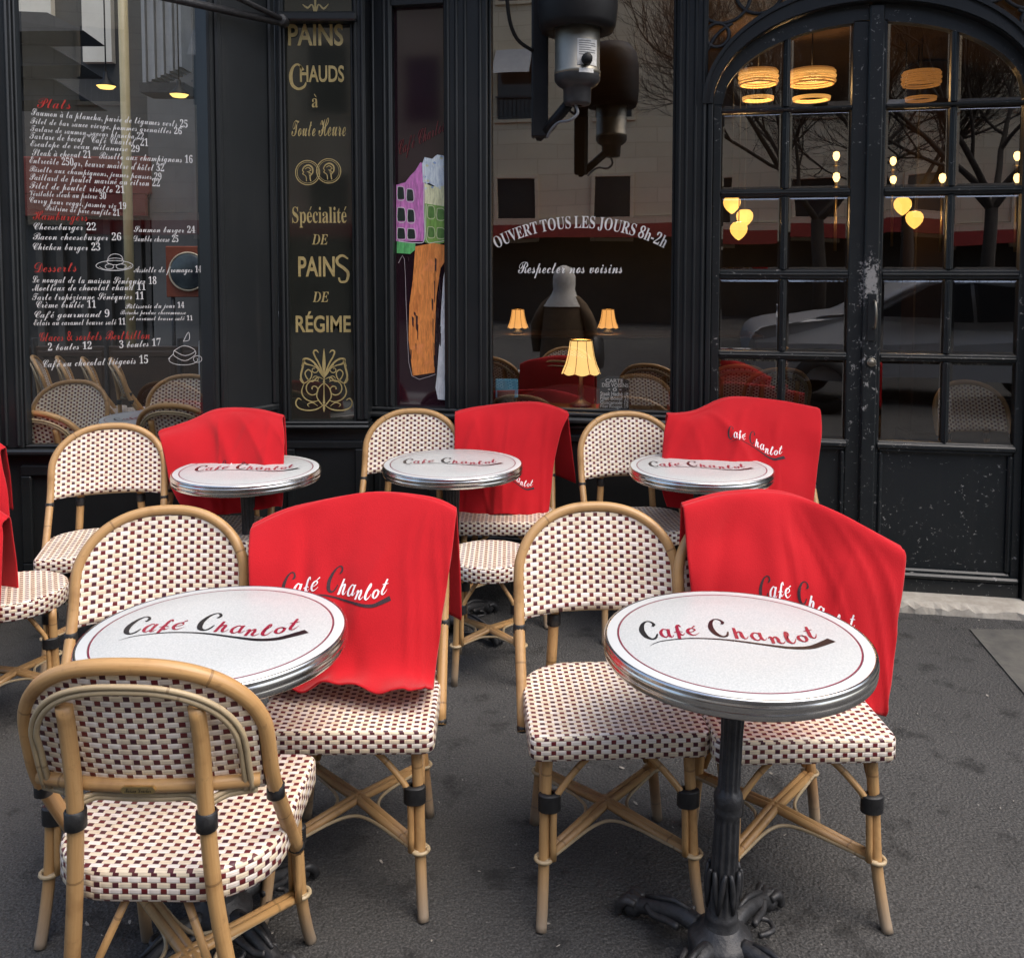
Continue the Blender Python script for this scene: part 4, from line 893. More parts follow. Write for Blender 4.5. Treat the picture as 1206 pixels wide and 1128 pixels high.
# two struck medals
for k, (cx, cy) in enumerate(((361, 203), (386, 201))):
    c = G2(cx, cy); r_ = .060; circ = lambda r, n=40: [(c[0]+r*math.cos(2*PI*i/n), c[1]+r*math.sin(2*PI*i/n)) for i in range(n+1)]
    sh = [stroke(circ(r_), [.0045]*41, 1), stroke(circ(r_*.86), [.0022]*41, 1)]
    sh += [stroke([(c[0]+r_*a, c[1]+r_*b) for a, b in q], w, 4) for q, w in (([(-.1, -.7), (-.15, -.3), (-.4, -.1), (-.32, .05), (-.42, .2), (-.25, .5), (.1, .62), (.4, .4), (.42, 0), (.2, -.3), (.25, -.7)], [.005, .004, .005, .004, .005, .007, .008, .008, .007, .006, .006]), ([(-.2, .3), (.05, .42), (.3, .2), (.1, .1), (.3, -.1)], [.004]*5), ([(-.05, .1), (.1, .0), (.15, -.3)], [.003]*3))]
    put(sh, 'gilt_medal', GOLD, -.0235+.0006*k)
# scrolled ornament
def spiral(cx, cy, r0, r1, a0, turns, n=14): return [(cx+(r0+(r1-r0)*i/n)*math.cos(a0+turns*2*PI*i/n), cy-(r0+(r1-r0)*i/n)*math.sin(a0+turns*2*PI*i/n)) for i in range(n+1)]
def orn(dy=0):
    sh = []; X0 = 380.5
    for s in (-1, 1):
        mx = lambda P: [(X0+s*(x-X0), y+dy) for x, y in P]
        for P, w in (([(X0, 447), (383, 438), (387, 428), (391, 421), (393, 415), (390, 413), (387, 416)], .008), ([(X0, 446), (386, 436), (393, 427), (400, 423), (405, 424), (402, 429), (394, 431)], .009), ([(X0, 446), (384, 441), (389, 434), (396, 431)], .006),
                     (spiral(392, 436, 5.5, 1.2, 1.5, 1.1), .005), ([(382, 447), (388, 445), (394, 450), (400, 447), (403, 440), (399, 436), (395, 440), (397, 447), (404, 452), (408, 449), (409, 446)], .006), ([(404, 452), (408, 444), (405, 430), (404, 424), (407, 432)], .009), (spiral(393, 459, 11, 1.2, 2.2, -1.4, 18), .006), ([(404, 452), (407, 462), (403, 470), (394, 474), (386, 472)], .0065), ([(379, 450), (387, 458), (389, 468), (384, 476), (X0, 479)], .006), ([(X0+1, 478), (390, 483), (402, 484), (411, 481), (414, 475), (411, 470), (407, 472)], .007), ([(388, 479), (394, 475), (400, 477), (398, 480)], .005), (spiral(390, 447, 4, .8, 0, 1.2), .004)):
            P2 = mx(P); sh.append(spx(P2, [.35*w*1.2]+[w*1.0]*(len(P2)-2)+[w*.4]))
    sh.append(spx([(X0, 446+dy), (X0, 432+dy), (X0, 420+dy), (X0, 411+dy)], [.004, .016, .012, .002])); sh.append(spx([(X0, 486+dy), (X0, 481+dy), (X0, 476+dy)], [.002, .012, .004])); sh.append(spx([(X0, 476+dy), (X0, 460+dy), (X0, 447+dy)], [.012, .004, .008])); return sh
put(orn(), 'gilt_ornament', GOLD, -.0238); 
put([spx([(355, 4), (361, 8), (366, 4), (370, 12), (374, 4), (380, 9), (386, 3)], [.004, .01, .006, .014, .006, .01, .004]), spx([(370, -8), (370, 2), (370, 16)], [.012, .01, .003])], 'gilt_ornament', GOLD, -.0238)
FA = Frame((atY(250, 314, 4.14).x, 4.14), (FP(PS0, 0).x, 4.48)); LA = (Vector((FP(PS0, 0).x, 4.48))-Vector((atY(250, 314, 4.14).x, 4.14))).length
m = MB(); m.box(0, LA, -.10, .0, 0, TOP, FA); picture_frame(m, FA, .03, LA-.015, .86, TOP-.1, .035, -.002, .018, .008); picture_frame(m, FA, .03, LA-.015, .16, .72, .035, -.002, .018, .008); m.box(0, LA, -.02, .028, .755, .795, FA, .008); m.box(0, LA, -.02, .02, 0, .12, FA, .006); part(m, 'canted_pier', PAINT)
m = MB(); m.box(-.03, LA+.02, -.14, .03, TOP+.002, 3.45, FA, .01); part(m, 'fascia', PAINT)
# ------------------------------------------------------------------ glazed bay with the written menu
ls = lambda x, y=314: FL.px(x, y)[0]
W0, W1, WZ = ls(21), ls(248), FL.px(60, 525.5)[1]
m = MB(); m.box(.0, W1+.012, -.10, -.02, 0, WZ-.04, FL); 
for a, b in ((1.10, W0-.16), (W0-.02, W1-.02)): picture_frame(m, FL, a, b, .14, WZ-.09, .05, -.022, .004)
m.box(0, W1+.01, -.04, .022, 0, .10, FL, .006); part(m, 'stall_riser', PAINT)
m = MB(); m.box(0, W1+.014, -.1, .035, WZ-.039, WZ-.012, FL, .008); part(m, 'ledge', PAINT)
m = MB(); m.box(0, W0, -.08, .0, WZ-.011, TOP, FL, .004)
for c in (W0-.02, W0-.075, W0-.11): m.box(c-.008, c+.008, -.01, .013, WZ, TOP-.01, FL, .006)
m.box(W1, W1+.012, -.08, .0, WZ-.011, TOP, FL); picture_frame(m, FL, W0, W1, WZ-.010, TOP, .012, -.06, -.012, .004); part(m, 'window_frame', PAINT)
m = MB(); m.box(0, W1+.01, -.14, .03, TOP+.002, 3.45, FL, .01); part(m, 'fascia', PAINT)
m = MB(); m.add([FL(W0, WZ, -.045), FL(W1, WZ, -.045), FL(W1, TOP, -.045), FL(W0, TOP, -.045)], [(0, 1, 2, 3)]); bay = part(m, 'window_pane', GLASSL)
for (tx, x0, y0, x1, y1, h, c) in (
 ('Plats', 38, 125, 78, 127, 13, 1), ('Saumon à la plancha, purée de légumes verts 25', 31, 134, 217, 149, 9, 0), ('Filet de bar sauce vierge, pommes grenailles 26', 30, 144, 210, 157, 8, 0), ('Tartare de saumon, saveur plancha 22', 30, 153, 165, 163, 8, 0), ('Tartare de boeuf "Café Charlot" 21', 29, 162, 170, 171, 9, 0), ('Escalope de veau milanaise 29', 30, 171, 160, 178, 8, 0), ('Steak à cheval 21   Risotto aux champignons 16', 32, 182, 223, 191, 9, 0),
 ("Entrecôte 250gr, beurre maître d'hôtel 32", 29, 191, 189, 201, 9, 0), ('Risotto aux champignons, jeunes pousses 29', 29, 201, 186, 211, 8, 0), ('Paillard de poulet mariné au citron 22', 29, 211, 184, 219, 9, 0), ('Filet de poulet risotto 21', 29, 221, 142, 227, 9, 0), ('Véritable steak au poivre 30', 29, 230, 120, 234, 8, 0), ('Curry pour veggi, jasmin riz 19', 29, 238, 144, 246, 8, 0), ('Poitrine de porc confite 21', 48, 247, 136, 254, 8, 0), ('Hamburgers', 33, 258, 98, 260, 12, 1),
 ('Cheeseburger 22', 34, 270, 108, 271, 9, 0), ('Bacon cheeseburger 26', 33, 282, 138, 283, 9, 0), ('Chicken burger 23', 33, 294, 113, 295, 9, 0), ('Saumon burger 24', 153, 273, 226, 274, 8, 0), ('Double cheese 25', 153, 284, 206, 285, 8, 0), ('Desserts', 35, 321, 85, 320, 13, 1), ('Assiette de fromages 14', 153, 321, 234, 321, 8, 0), ('Le nougat de la maison Sénéquier 18', 32, 333, 180, 335, 9, 0), ('Moelleux de chocolat chaud 11', 32, 343, 167, 342, 9, 0), ('Tarte tropézienne Sénéquier 11', 32, 354, 165, 353, 9, 0),
 ('Crème brûlée 11', 37, 363, 108, 363, 9, 0), ('Pâtisserie du jour 14', 143, 364, 213, 363, 7, 0), ('Café gourmand 9', 35, 375, 124, 374, 9, 0), ('Brioche perdue chocomousse', 137, 371, 215, 371, 6, 0), ('et caramel beurre salé 11', 148, 378, 223, 378, 6, 0), ('Eclair au caramel beurre salé 11', 34, 384, 143, 383, 8, 0), ('Glaces & sorbets Berthillon', 41, 403, 172, 400, 12, 1), ('2 boules 12', 51, 414, 103, 412, 9, 0), ('3 boules 17', 136, 411, 185, 408, 9, 0), ('Café ou chocolat liégeois 15', 45, 434, 170, 429, 10, 0)):
    write(FL, tx, 'pen', x0, y0, x1, y1, h, -.0425, REDL if c else WHITEL, bay)
def chalk(lines, w=.0022):
    m = MB()
    for i, L_ in enumerate(lines): v, f = stroke([FL.px(*p) for p in L_], [w]*len(L_), 4); m.add([FL(a, b, -.0425+.0001*i) for a, b in v], f)
    m.build('chalk_drawing', WHITEL, bay)
elp = lambda cx, cy, a, b, a0=0, a1=360, n=16: [(cx+a*math.cos(R(a0+(a1-a0)*k/n)), cy+b*math.sin(R(a0+(a1-a0)*k/n))) for k in range(n+1)]
chalk([elp(130, 313, 22, 6), elp(131, 306, 9, 7, 180, 360), elp(131, 308, 10, 4), elp(124, 314, 5, 3), elp(138, 314, 6, 3), [(112, 314), (120, 318), (140, 318), (150, 313)]])
chalk([elp(212, 425, 17, 6, -20, 200), [(201, 414), (213, 408), (226, 414), (214, 420), (201, 414)], [(201, 414), (201, 420), (214, 426), (226, 419), (226, 414)], [(194, 424), (200, 418)], [(212, 403), (218, 392), (219, 401), (212, 403)], elp(229, 424, 5, 4)])
fa = tag(empty('folding_arm'), 'black folded awning arm running up to the top of the gilded panel', 'awning arm')
for k, (p_, q_) in enumerate(((atY(222, 3, 3.98), atY(331, 27, 4.40)), (atY(268, -8, 4.1), atY(334, 24, 4.40)))):
    m = MB(); m.tube([p_+(p_-q_)*.6, p_, q_], .018-.004*k, 8); m.build('tube', IRON, fa)
m = MB(); q_ = atY(333, 25, 4.41); m.lathe([(.02, -.035), (.026, -.03), (.026, .03), (.02, .035)], tuple(q_), 14, 'y', cap=True); m.build('bracket', IRON, fa)
# building mass above and behind, and the room inside
UP = m_noise('pale_render', (.38, .35, .30), (.50, .46, .40), 3, .85, 0, .1)
m = MB(); m.box(-1.1, 9, 5.0, 12, 3.46, 14); part(m, 'upper_wall', UP)
m = MB(); m.box(-1.10, -.95, 4.62, 10.6, 0, 3.45); part(m, 'side_wall', UP)
WOODD = m_noise('dark_interior_wood', (.020, .011, .006), (.045, .024, .012), 3, .5, 0, .1); CEIL = m_noise('brown_ceiling', (.06, .035, .02), (.09, .05, .03), 2, .8, 0, .05)
INF = m_noise('interior_floor_tile', (.03, .022, .018), (.05, .04, .03), 5, .4, 0, .05)
def st(mb, name, m, lab): tag(mb.build(name, m), lab, name.replace('_', ' '), kind='structure')
m = MB(); m.add([(-.95, 4.8, .012), (7, 3.9, .012), (7, 10.5, .012), (-.95, 10.5, .012)], [(0, 1, 2, 3)]); st(m, 'interior_floor', INF, 'dark floor inside the cafe')
m = MB(); m.box(-.95, 7, 10.5, 10.6, 0, 3.45); m.box(7, 7.1, 3.6, 10.6, 0, 3.45); st(m, 'interior_wall', WOODD, 'dark wood wall inside the cafe')
m = MB(); m.add([(-.95, 4.75, 3.3), (7, 3.6, 3.3), (7, 10.5, 3.3), (-.95, 10.5, 3.3)], [(0, 1, 2, 3)]); st(m, 'interior_ceiling', CEIL, 'brown ceiling inside the cafe')
m = MB(); m.box(SR+.16, SR+5, -.14, .0, 0, 3.45, FR); part(m, 'front_wall', PAINT)
m = MB(); m.box(S_D-.1, S_E+.06, -.42, -.082, .79, .835, FR, .005); part(m, 'window_shelf', WOODD)
# awning above the front, out of the frame's top; its underside mirrors in the glass
AW = m_noise('black_canvas', (.012, .012, .013), (.022, .022, .022), 12, .8, 0, .2)
aw = tag(empty('awning'), 'black canvas awning over the cafe front, seen mirrored in its panes', 'awning')
m = MB(); m.grid([[FR(s_, 3.46-.10*k/6+.01*math.sin(k*1.5), .04+.38*k/6) for s_ in (-3.6, -1, 1, 3, 4.4)] for k in range(7)]+[[FR(s_, 3.36-.12, .43) for s_ in (-3.6, -1, 1, 3, 4.4)]], False); m.build('canvas', AW, aw)
for s_ in (-1.0, .85, 3.6):
    m = MB(); m.tube([FR(s_, 3.3, .04), FR(s_+.25, 3.28, .3), FR(s_+.1, 3.28, .40)], .022, 8); m.build('arm', IRON, aw)
# ------------------------------------------------------------------ patio heater hanging before the shop window
HD = 3.62; hx = lambda px, py: atY(px, py, HD)
HC = hx(680, 60).x; hz_ = lambda py: hx(680, py).z
ht = tag(empty('patio_heater', (HC, HD, 0)), 'hanging patio heater with black hood and steel body before the shop window', 'heater')
BLKM = m_noise('black_enamel', (.005, .005, .0055), (.010, .010, .0105), 8, .55, 0, .05, .25)
m = MB(); m.lathe([(.02, hz_(-75)), (.10, hz_(-72)), (.145, hz_(-55)), (.157, hz_(-30)), (.158, hz_(10)), (.152, hz_(30)), (.142, hz_(38)), (.10, hz_(37)), (.085, hz_(32))], n=48); m.build('hood', BLKM, ht)
m = MB(); m.lathe([(.086, hz_(30)), (.089, hz_(33)), (.0885, hz_(84)), (.0915, hz_(85)), (.0915, hz_(89)), (.088, hz_(89.5))], n=48); m.build('body', STEEL, ht)
m = MB(); m.lathe([(.0915, hz_(89)), (.090, hz_(96)), (.078, hz_(101)), (.062, hz_(104)), (.056, hz_(105)), (.0545, hz_(121)), (.050, hz_(124)), (.02, hz_(125))], n=40); m.build('burner_bowl', m_noise('dark_enamel', (.02, .02, .021), (.04, .04, .042), 14, .45, 0, .1), ht)
def cyl_label(x0, x1, y0, y1, r, name, mt, lift=.0012):
    a0, a1 = math.asin(max(-1, min(1, (hx(x0, 60).x-HC)/r))), math.asin(min(1, (hx(x1, 60).x-HC)/r)); m = MB()
    m.grid([[((r+lift)*math.sin(a0+(a1-a0)*k/8), -(r+lift)*math.cos(a0+(a1-a0)*k/8), hz_(y)) for k in range(9)] for y in (y0, y1)]); return m.build(name, mt, ht)
PAPER = m_noise('label_paper', (.50, .49, .46), (.66, .65, .62), 60, .6, 0, .05); INK = mat('grey_ink', (.16, .16, .16), .7)
lb = cyl_label(678, 701, 52, 82, .089, 'label', PAPER)
for k in range(7):
    o = cyl_label(680, 699 if k % 3 else 694, 54+k*2.6, 54.9+k*2.6, .089, 'print_line', INK, .002); o.parent = lb
cyl_label(680, 697, 86, 91, .0915, 'label', PAPER)
m = MB(); kx = (hx(689, 75).x-HC); kz = hz_(76); yy = -math.sqrt(.09**2-kx**2); m.lathe([(.0, yy-.030), (.0185, yy-.030), (.0205, yy-.026), (.022, yy-.004), (.022, yy+.01)], (kx, 0, kz), 20, 'y'); m.build('knob', BLKM, ht)
bx0 = hx(637, 60).x-HC; m = MB(); m.box(bx0-.034, bx0+.034, .10, .16, hz_(157), 3.28, None, .006); m.build('support_post', BLKM, ht)
m = MB(); z0, z1 = hz_(151), hz_(120); m.tube([(bx0+.02, .12, z0), (-.03, .04, z1)], .022, 6); m.tube([(bx0, .13, z0-.012), (bx0-.0, .12, z0-.02)], .02, 6); m.build('arm', BLKM, ht)
m = MB(); m.tube(catmull([(-.01, -.02, hz_(123)), (.0, -.03, hz_(135)), (-.03, -.02, hz_(143)), (-.07, .03, hz_(143)), (-.10, .06, hz_(150)), (bx0+.03, .09, hz_(158))], 6), .006, 6); m.build('cable', m_noise('grey_cable', (.12, .12, .12), (.2, .2, .2), 40, .5), ht)
m = MB(); m.tube(catmull([tuple(hx(596, -20)-Vector((HC, HD, 0))), tuple(hx(600, 20)-Vector((HC, HD-.04, 0))), tuple(hx(610, 42)-Vector((HC, HD-.07, 0))), tuple(hx(628, 53)-Vector((HC, HD-.1, 0)))], 6), .008, 6); m.build('hose', BLKM, ht)

# ------------------------------------------------------------------ lamps and furniture seen through the panes
def glow(name, c, s): 
    m = mat(name, (.25, .15, .06), .6, 0, .2, c, s); t = NT(m); n = t.noise(t.mapping(t.obj(), (1, 1, .25)), 22, 3); t.set('Emission Color', t.mix(n, tuple(v*.75 for v in c), c)); return m
SHADE = glow('lit_shade', (1, .60, .20), .95); GLOBE = glow('lit_globe', (1, .50, .10), 1.3); RINGG = glow('lit_ring', (1, .48, .12), .55); RINGS = (RINGG, glow('lit_ring_faint', (1, .40, .10), .16), glow('lit_ring_mid', (1, .45, .11), .32)); BULB = glow('lit_bulb', (1, .62, .2), 3.0); SHADE2 = glow('lit_far_shade', (1, .45, .12), .8)
def point(o, z, e, c=(1, .6, .25), r=.05):
    l = bpy.data.lights.new('lamp_light', 'POINT'); l.energy = e; l.color = c; l.shadow_soft_size = r; q = bpy.data.objects.new('lamp_light', l); COL.objects.link(q); q.parent = o; q.location = (0, 0, z)
def table_lamp(loc, h, w, sh, label, matl, e):
    r = tag(empty('table_lamp', loc), label, 'lamp', 'lit table lamps inside the cafe'); n = 72; m = MB(); sc = lambda a, z: 1+(.035*abs(math.sin(a*4))) 
    pr = [(.56, 1.0), (.58, .93), (.62, .75), (.69, .5), (.80, .25), (.93, .07), (1.0, 0)]
    gr = [[(w*.5*q*(1+.02*math.cos(a*16)), 0, 0) for a in ()] for q, z in pr]
    vs = []
    for q, z in pr:
        for k in range(n):
            a = 2*PI*k/n; rr = w*.5*q*(1+.012*math.cos(a*24)); zz = z-(.06*abs(math.cos(a*4)) if z < .04 else 0); vs.append((rr*math.cos(a), rr*math.sin(a), h-sh+sh*zz))
    m.add(vs, [(i*n+k, i*n+(k+1) % n, (i+1)*n+(k+1) % n, (i+1)*n+k) for i in range(len(pr)-1) for k in range(n)], True); s_ = m.build('lamp_shade', matl, r)
    tr = MB(); tr.tube([(w*.285*math.cos(2*PI*k/32), w*.285*math.sin(2*PI*k/32), h-.002) for k in range(32)], .004, 6, closed=True); tr.build('trim', BRASS, s_)
    rb = MB()
    for k in range(8):
        a = 2*PI*(k+.5)/8; rb.tube([(w*.5*q*1.005*math.cos(a), w*.5*q*1.005*math.sin(a), h-sh+sh*z) for q, z in pr], .0018, 5)
    rb.build('rib', m_noise('brown_piping', (.20, .10, .03), (.3, .16, .05), 40, .6) if not bpy.data.materials.get('brown_piping') else bpy.data.materials['brown_piping'], s_)
    b = MB(); b.lathe([(w*.28, 0), (w*.28, .012), (w*.12, .03), (.012, .05), (.018, .09), (.010, .12), (.009, h-sh*.3)], n=24, cap=True); b.build('stand', IRON, r)
    point(r, h-sh*.55, e); return r
P_ = atY(684, 488, 4.74); table_lamp((P_.x, 4.74, .836), atY(684, 400, 4.74).z-.836, .205, .172, 'lit cream table lamp with scalloped shade on the window shelf', SHADE, 2.0)
bc = tag(empty('bar_counter'), 'dark wooden bar counter deep inside behind the shop window', 'counter')
m = MB(); m.box(-.6, 2.2, 8.1, 8.6, .02, .93, None, .01); m.build('body', WOODD, bc); m = MB(); m.box(-.65, 2.25, 8.0, 8.65, .932, .965, None, .01); m.build('top', m_noise('counter_top', (.05, .03, .02), (.09, .05, .03), 5, .3), bc)
for px, lab in ((610, 'small lit amber lamp on the bar, left of the seated reflection'), (716, 'small lit amber lamp on the bar, right of the hooded reflection')):
    q = atY(px, 400, 8.2); table_lamp((q.x, 8.2, .966), atY(px, 364, 8.2).z-.966, .19, .165, lab.replace('seated', 'hooded'), SHADE2, 1.5)
# globe lanterns hung in clusters
def globe(px, py, D, r, lab):
    p = atY(px, py, D); o = tag(empty('lantern', tuple(p)), lab, 'lantern', 'amber heart shaped lanterns behind the door'); m = MB(); m.lathe([(.001, r*.80), (.30*r, r*.92), (.62*r, r*.86), (.92*r, r*.52), (r, r*.15), (.90*r, -.30*r), (.62*r, -.72*r), (.30*r, -1.02*r), (.06*r, -1.18*r), (.001, -1.2*r)], n=28); m.build('shade', GLOBE, o)
    m = MB(); m.tube([(0, 0, r*.8), (0, 0, 3.29-p.z)], .004, 5); m.build('cord', BIND, o); return o
gl = []
for px, py, D, lab in ((862, 240, 7.0, 'amber heart lantern, highest of three behind the left door leaf'), (877, 256, 7.15, 'amber heart lantern, right one of three behind the left door leaf'), (870, 271, 6.9, 'amber heart lantern, lowest of three behind the left door leaf'), (1063, 242, 7.0, 'amber heart lantern, higher of two behind the right door leaf'), (1077, 258, 7.1, 'amber heart lantern, lower of two behind the right door leaf')):
    gl.append(globe(px, py, D, .066, lab))
point(gl[2], .05, 9); point(gl[4], .05, 9)
for px, py, w, D, lab in ((893, 97, 44, 6.6, 'glowing drum pendant lamp, left of two high behind the left door leaf'), (956, 97, 52, 6.6, 'glowing drum pendant lamp, right of two high behind the left door leaf'), (1085, 98, 42, 6.9, 'dimmer drum pendant lamp behind the right door leaf')):
    p = atY(px, py, D); r_ = w/F*D/2; o = tag(empty('pendant_lamp', tuple(p)), lab, 'pendant lamp', 'glowing drum pendants behind the door'); dim = px > 1000
    for k, (dz, rr) in enumerate(((.074, .96), (.060, 1.03), (.046, .98), (.030, 1.05), (.014, 1.0), (-.004, 1.04), (-.022, .97), (-.118, .82), (-.132, .80))):
        m = MB(); hh = .011; m.lathe([(r_*rr*.90, dz+hh), (r_*rr, dz+hh), (r_*rr, dz), (r_*rr*.90, dz), (r_*rr*.90, dz+hh)], n=40); m.build('ring', RINGS[1 if dim or k in (0, 6) else (2 if k in (1, 5) else 0)], o)
    m = MB(); m.tube([(0, 0, .08), (0, 0, 3.29-p.z)], .005, 5); m.build('cord', BIND, o)
    if not dim: point(o, -.08, 5)
for k, (px, py, D) in enumerate(((985, 184, 7.6), (985, 209, 7.4), (1110, 183, 7.6), (1110, 210, 7.4), (1198, 184, 7.6), (1198, 210, 7.4), (1052, 190, 8.2), (1052, 212, 8.2))):
    p = atY(px, py, D); pos = ('left leaf', 'left leaf', 'right leaf, middle', 'right leaf, middle', 'right leaf, far right', 'right leaf, far right', 'right leaf, by the lock rail', 'right leaf, by the lock rail')[k]
    o = tag(empty('wall_lamp', tuple(p)), '%s small warm bulb behind the %s' % ('upper' if k % 2 == 0 else 'lower', pos), 'wall lamp', 'small warm bulbs behind the door'); m = MB(); m.lathe([(.001, .04), (.022, .03), (.028, 0), (.02, -.025), (.008, -.04)], n=16); m.build('bulb', BULB, o); m = MB(); m.lathe([(.012, -.04), (.014, -.075), (.03, -.085)], n=14); m.build('holder', BRASS, o)
    m = MB(); m.tube([(0, 0, -.08), (0, 0, -.6)], .012, 6); m.build('post', BRASS, o)
# exit light, banquette, price board, napkin holder, column
GRN = mat('green_light', (.0, .1, .05), .5, 0, .3, (.03, .55, .28), .8); q = atY(1100, 90, 9.0); ex = tag(empty('exit_light', tuple(q)), 'small green emergency light high behind the right door leaf', 'light'); m = MB(); m.box(-.075, .075, -.02, .02, -.045, .045, None, .01); m.build('housing', GRN, ex); m = MB(); m.tube([(0, 0, .05), (0, 0, 3.28-q.z)], .006, 5); m.build('rod', IRON, ex)
VEL = m_noise('maroon_velvet', (.055, .006, .009), (.085, .010, .014), 6, .8, 0, .1)
bq = tag(empty('banquette'), 'maroon velvet banquette with curved back behind the shop window', 'sofa'); L_ = [atY(632, 480, 5.15).x, atY(712, 480, 5.15).x]
m = MB(); n = 20
m.grid([[(L_[0]-.15+(L_[1]-L_[0]+.3)*k/n, y, z) for k in range(n+1) for z in [zz if zz < .5 else .74+.15*math.sin(math.pi*(.12+.76*k/n))]] for y, zz in ((5.12, .02), (5.12, .9), (5.16, .95), (5.24, .95), (5.26, .02))]); m.build('backrest', VEL, bq); m = MB(); m.box(L_[0]-.12, L_[1]+.12, 5.28, 5.75, .05, .46, None, .03); m.build('seat', VEL, bq)
BOARD = m_noise('slate_board', (.020, .022, .024), (.035, .037, .04), 12, .6); bd = tag(empty('price_board'), 'small black chalk price board on the window shelf', 'menu board')
FB = lambda a_, b_, t: FR(a_, b_, t-.105)
fbp = lambda x, y: FR.px(x, y, -.105)
b0, b1 = fbp(706, 487), fbp(741, 444)
m = MB(); q = [(b0[0], .838), (b1[0], .838), (b1[0], b1[1]-.02), (b1[0]-.05, b1[1]), (b0[0]+.04, b1[1]), (b0[0], b1[1]-.02)]; m.prism(q, 0, FB, -.012, 0); brd = m.build('board', BOARD, bd)
for k, (tx, x0, x1) in enumerate((('CARTE', 713, 734), ('DES VOISINS', 709, 740), ('- o -', 716, 732), ('Steak Haché 18', 707, 740), ('Filet Boeuf 21', 707, 740), ('Guacamole 12', 707, 740), ('Filet Rouget 19', 707, 740), ('Tiramisu 10', 707, 736))):
    y1 = 450.5+k*5.1; a, b = fbp(x0, y1), fbp(x1, y1-4.0); v, f = fitbox(tx, 'bold', a[0], b[0], a[1], b[1]); m = MB(); m.add([FB(p[0], p[1], .001) for p in v], f); m.build('lettering', WHITEL, brd)
BLUE = m_noise('blue_paper', (.05, .26, .42), (.09, .36, .52), 30, .7); q = FR(FR.px(596, 470, -.17)[0], .836, -.17); nb = tag(empty('napkin_holder', tuple(q)), 'dark woven holder with blue paper napkins on the window shelf', 'napkin holder')
m = MB(); m.lathe([(.052, 0), (.056, .05), (.058, .10)], n=24, cap=True); m.build('basket', m_noise('dark_basket', (.04, .035, .03), (.08, .07, .06), 70, .7, 0, .8), nb)
for k in range(3): m = MB(); m.box(-.055+.006*k, .062-.004*k, -.035+.024*k, -.016+.024*k, .06, .158-.008*k, None, .004); m.build('napkin', BLUE, nb)
q = atY(830, 480, 5.2)
for k, (px, D, r) in enumerate(((1172, 4.98, FACE+R(6)), (905, 6.2, R(2)), (865, 6.4, R(-6)), (768, 5.3, FACE+R(12)))):
    dup(chair, (atY(px, 400, D).x, D, .012), r, ('cane chair indoors behind the lower right door panes', 'cane chair indoors behind the lower left door leaf, right of two', 'cane chair indoors behind the lower left door leaf, left of two', 'cane chair indoors right of the price board')[k], 'cane chairs inside the cafe')
cl_ = tag(empty('column', (atY(1087, 330, 7.7).x, 7.7, .012)), 'dark square wooden column behind the right door leaf', 'column'); m = MB(); m.box(-.13, .13, -.13, .13, 0, 3.27, None, .012); m.build('shaft', WOODD, cl_); m = MB(); m.box(-.15, .15, -.15, .15, 0, .16, None, .01); m.build('plinth', WOODD, cl_)
TAN = m_noise('orange_wood', (.22, .075, .025), (.30, .11, .04), 2, .4); m = MB(); sc_ = tag(empty('wall_panel', (atY(1083, 330, 9.4).x, 9.4, 0)), 'orange brown wood panel deep behind the right door leaf', 'panel'); m.box(-.16, .16, -.05, .05, .02, 1.95, None, .01); m.build('board', TAN, sc_); m = MB(); m.box(-.19, .19, -.06, .06, 1.952, 2.0, None, .005); m.build('rail', WOODD, sc_)

# ------------------------------------------------------------------ the street behind the viewer, seen only as mirrored in the panes
def vir(px, py, t): return FR.px(px, py, -t)       # where a mirrored thing stands: (s, z) at distance t before the glass
def m_courses(name, a_, b_):
    m = mat(name, rough=.85); t = NT(m); o = t.obj(); sx = t.n('SeparateXYZ'); t.put(sx.inputs[0], o); cv = t.n('CombineXYZ'); t.put(cv.inputs[0], sx.outputs[0]); t.put(cv.inputs[1], sx.outputs[2]); br = t.n('TexBrick'); t.put(br.inputs['Vector'], cv.outputs[0]); br.inputs['Scale'].default_value = 1.0; br.inputs['Brick Width'].default_value = 1.1; br.inputs['Row Height'].default_value = .42; br.inputs['Mortar Size'].default_value = .015
    n = t.noise(o, .7, 5); c = t.mix(n, a_, b_); br.inputs['Color1'].default_value = (1, 1, 1, 1); br.inputs['Color2'].default_value = (.88, .87, .85, 1); br.inputs['Mortar'].default_value = (.78, .76, .73, 1)
    mx = t.n('Mix', data_type='RGBA', blend_type='MULTIPLY'); mx.inputs[0].default_value = 1; t.put(mx.inputs[6], c); t.put(mx.inputs[7], br.outputs['Color']); t.set('Base Color', mx.outputs[2]); return m
CREAM = m_courses('cream_stone', (.58, .48, .34), (.76, .65, .47)); GREYST = m_noise('grey_stone', (.045, .043, .040), (.08, .077, .07), .8, .85, 0, .1); DGL = mat('dark_pane', (.02, .022, .025), .12); SHUT = m_noise('grey_awning_cloth', (.34, .34, .34), (.44, .44, .43), 6, .8)
ob = tag(empty('apartment_building'), 'cream stone apartment building across the street, mirrored in the shop window and door', 'building'); OT = 21.0
m = MB(); m.box(-16, 34, OT, OT+6, 3.0, 11.3, FR); m.build('wall', CREAM, ob); m = MB(); m.box(-16, 34, OT-.12, OT+6, 2.62, 2.98, FR); m.build('cornice', CREAM, ob); m = MB(); m.box(-16, 34, OT+.2, OT+6, 0, 2.6, FR); m.build('shopfront', m_noise('dark_shopfront', (.02, .016, .013), (.05, .04, .03), .5, .6), ob)
m = MB(); m.box(-16, 34, OT-.35, OT+5, 11.32, 11.6, FR); m.box(-16, 34, OT+1.2, OT+5, 11.6, 12.6, FR); m.build('roof', m_noise('zinc_roof', (.14, .15, .16), (.2, .21, .22), 1, .5), ob)
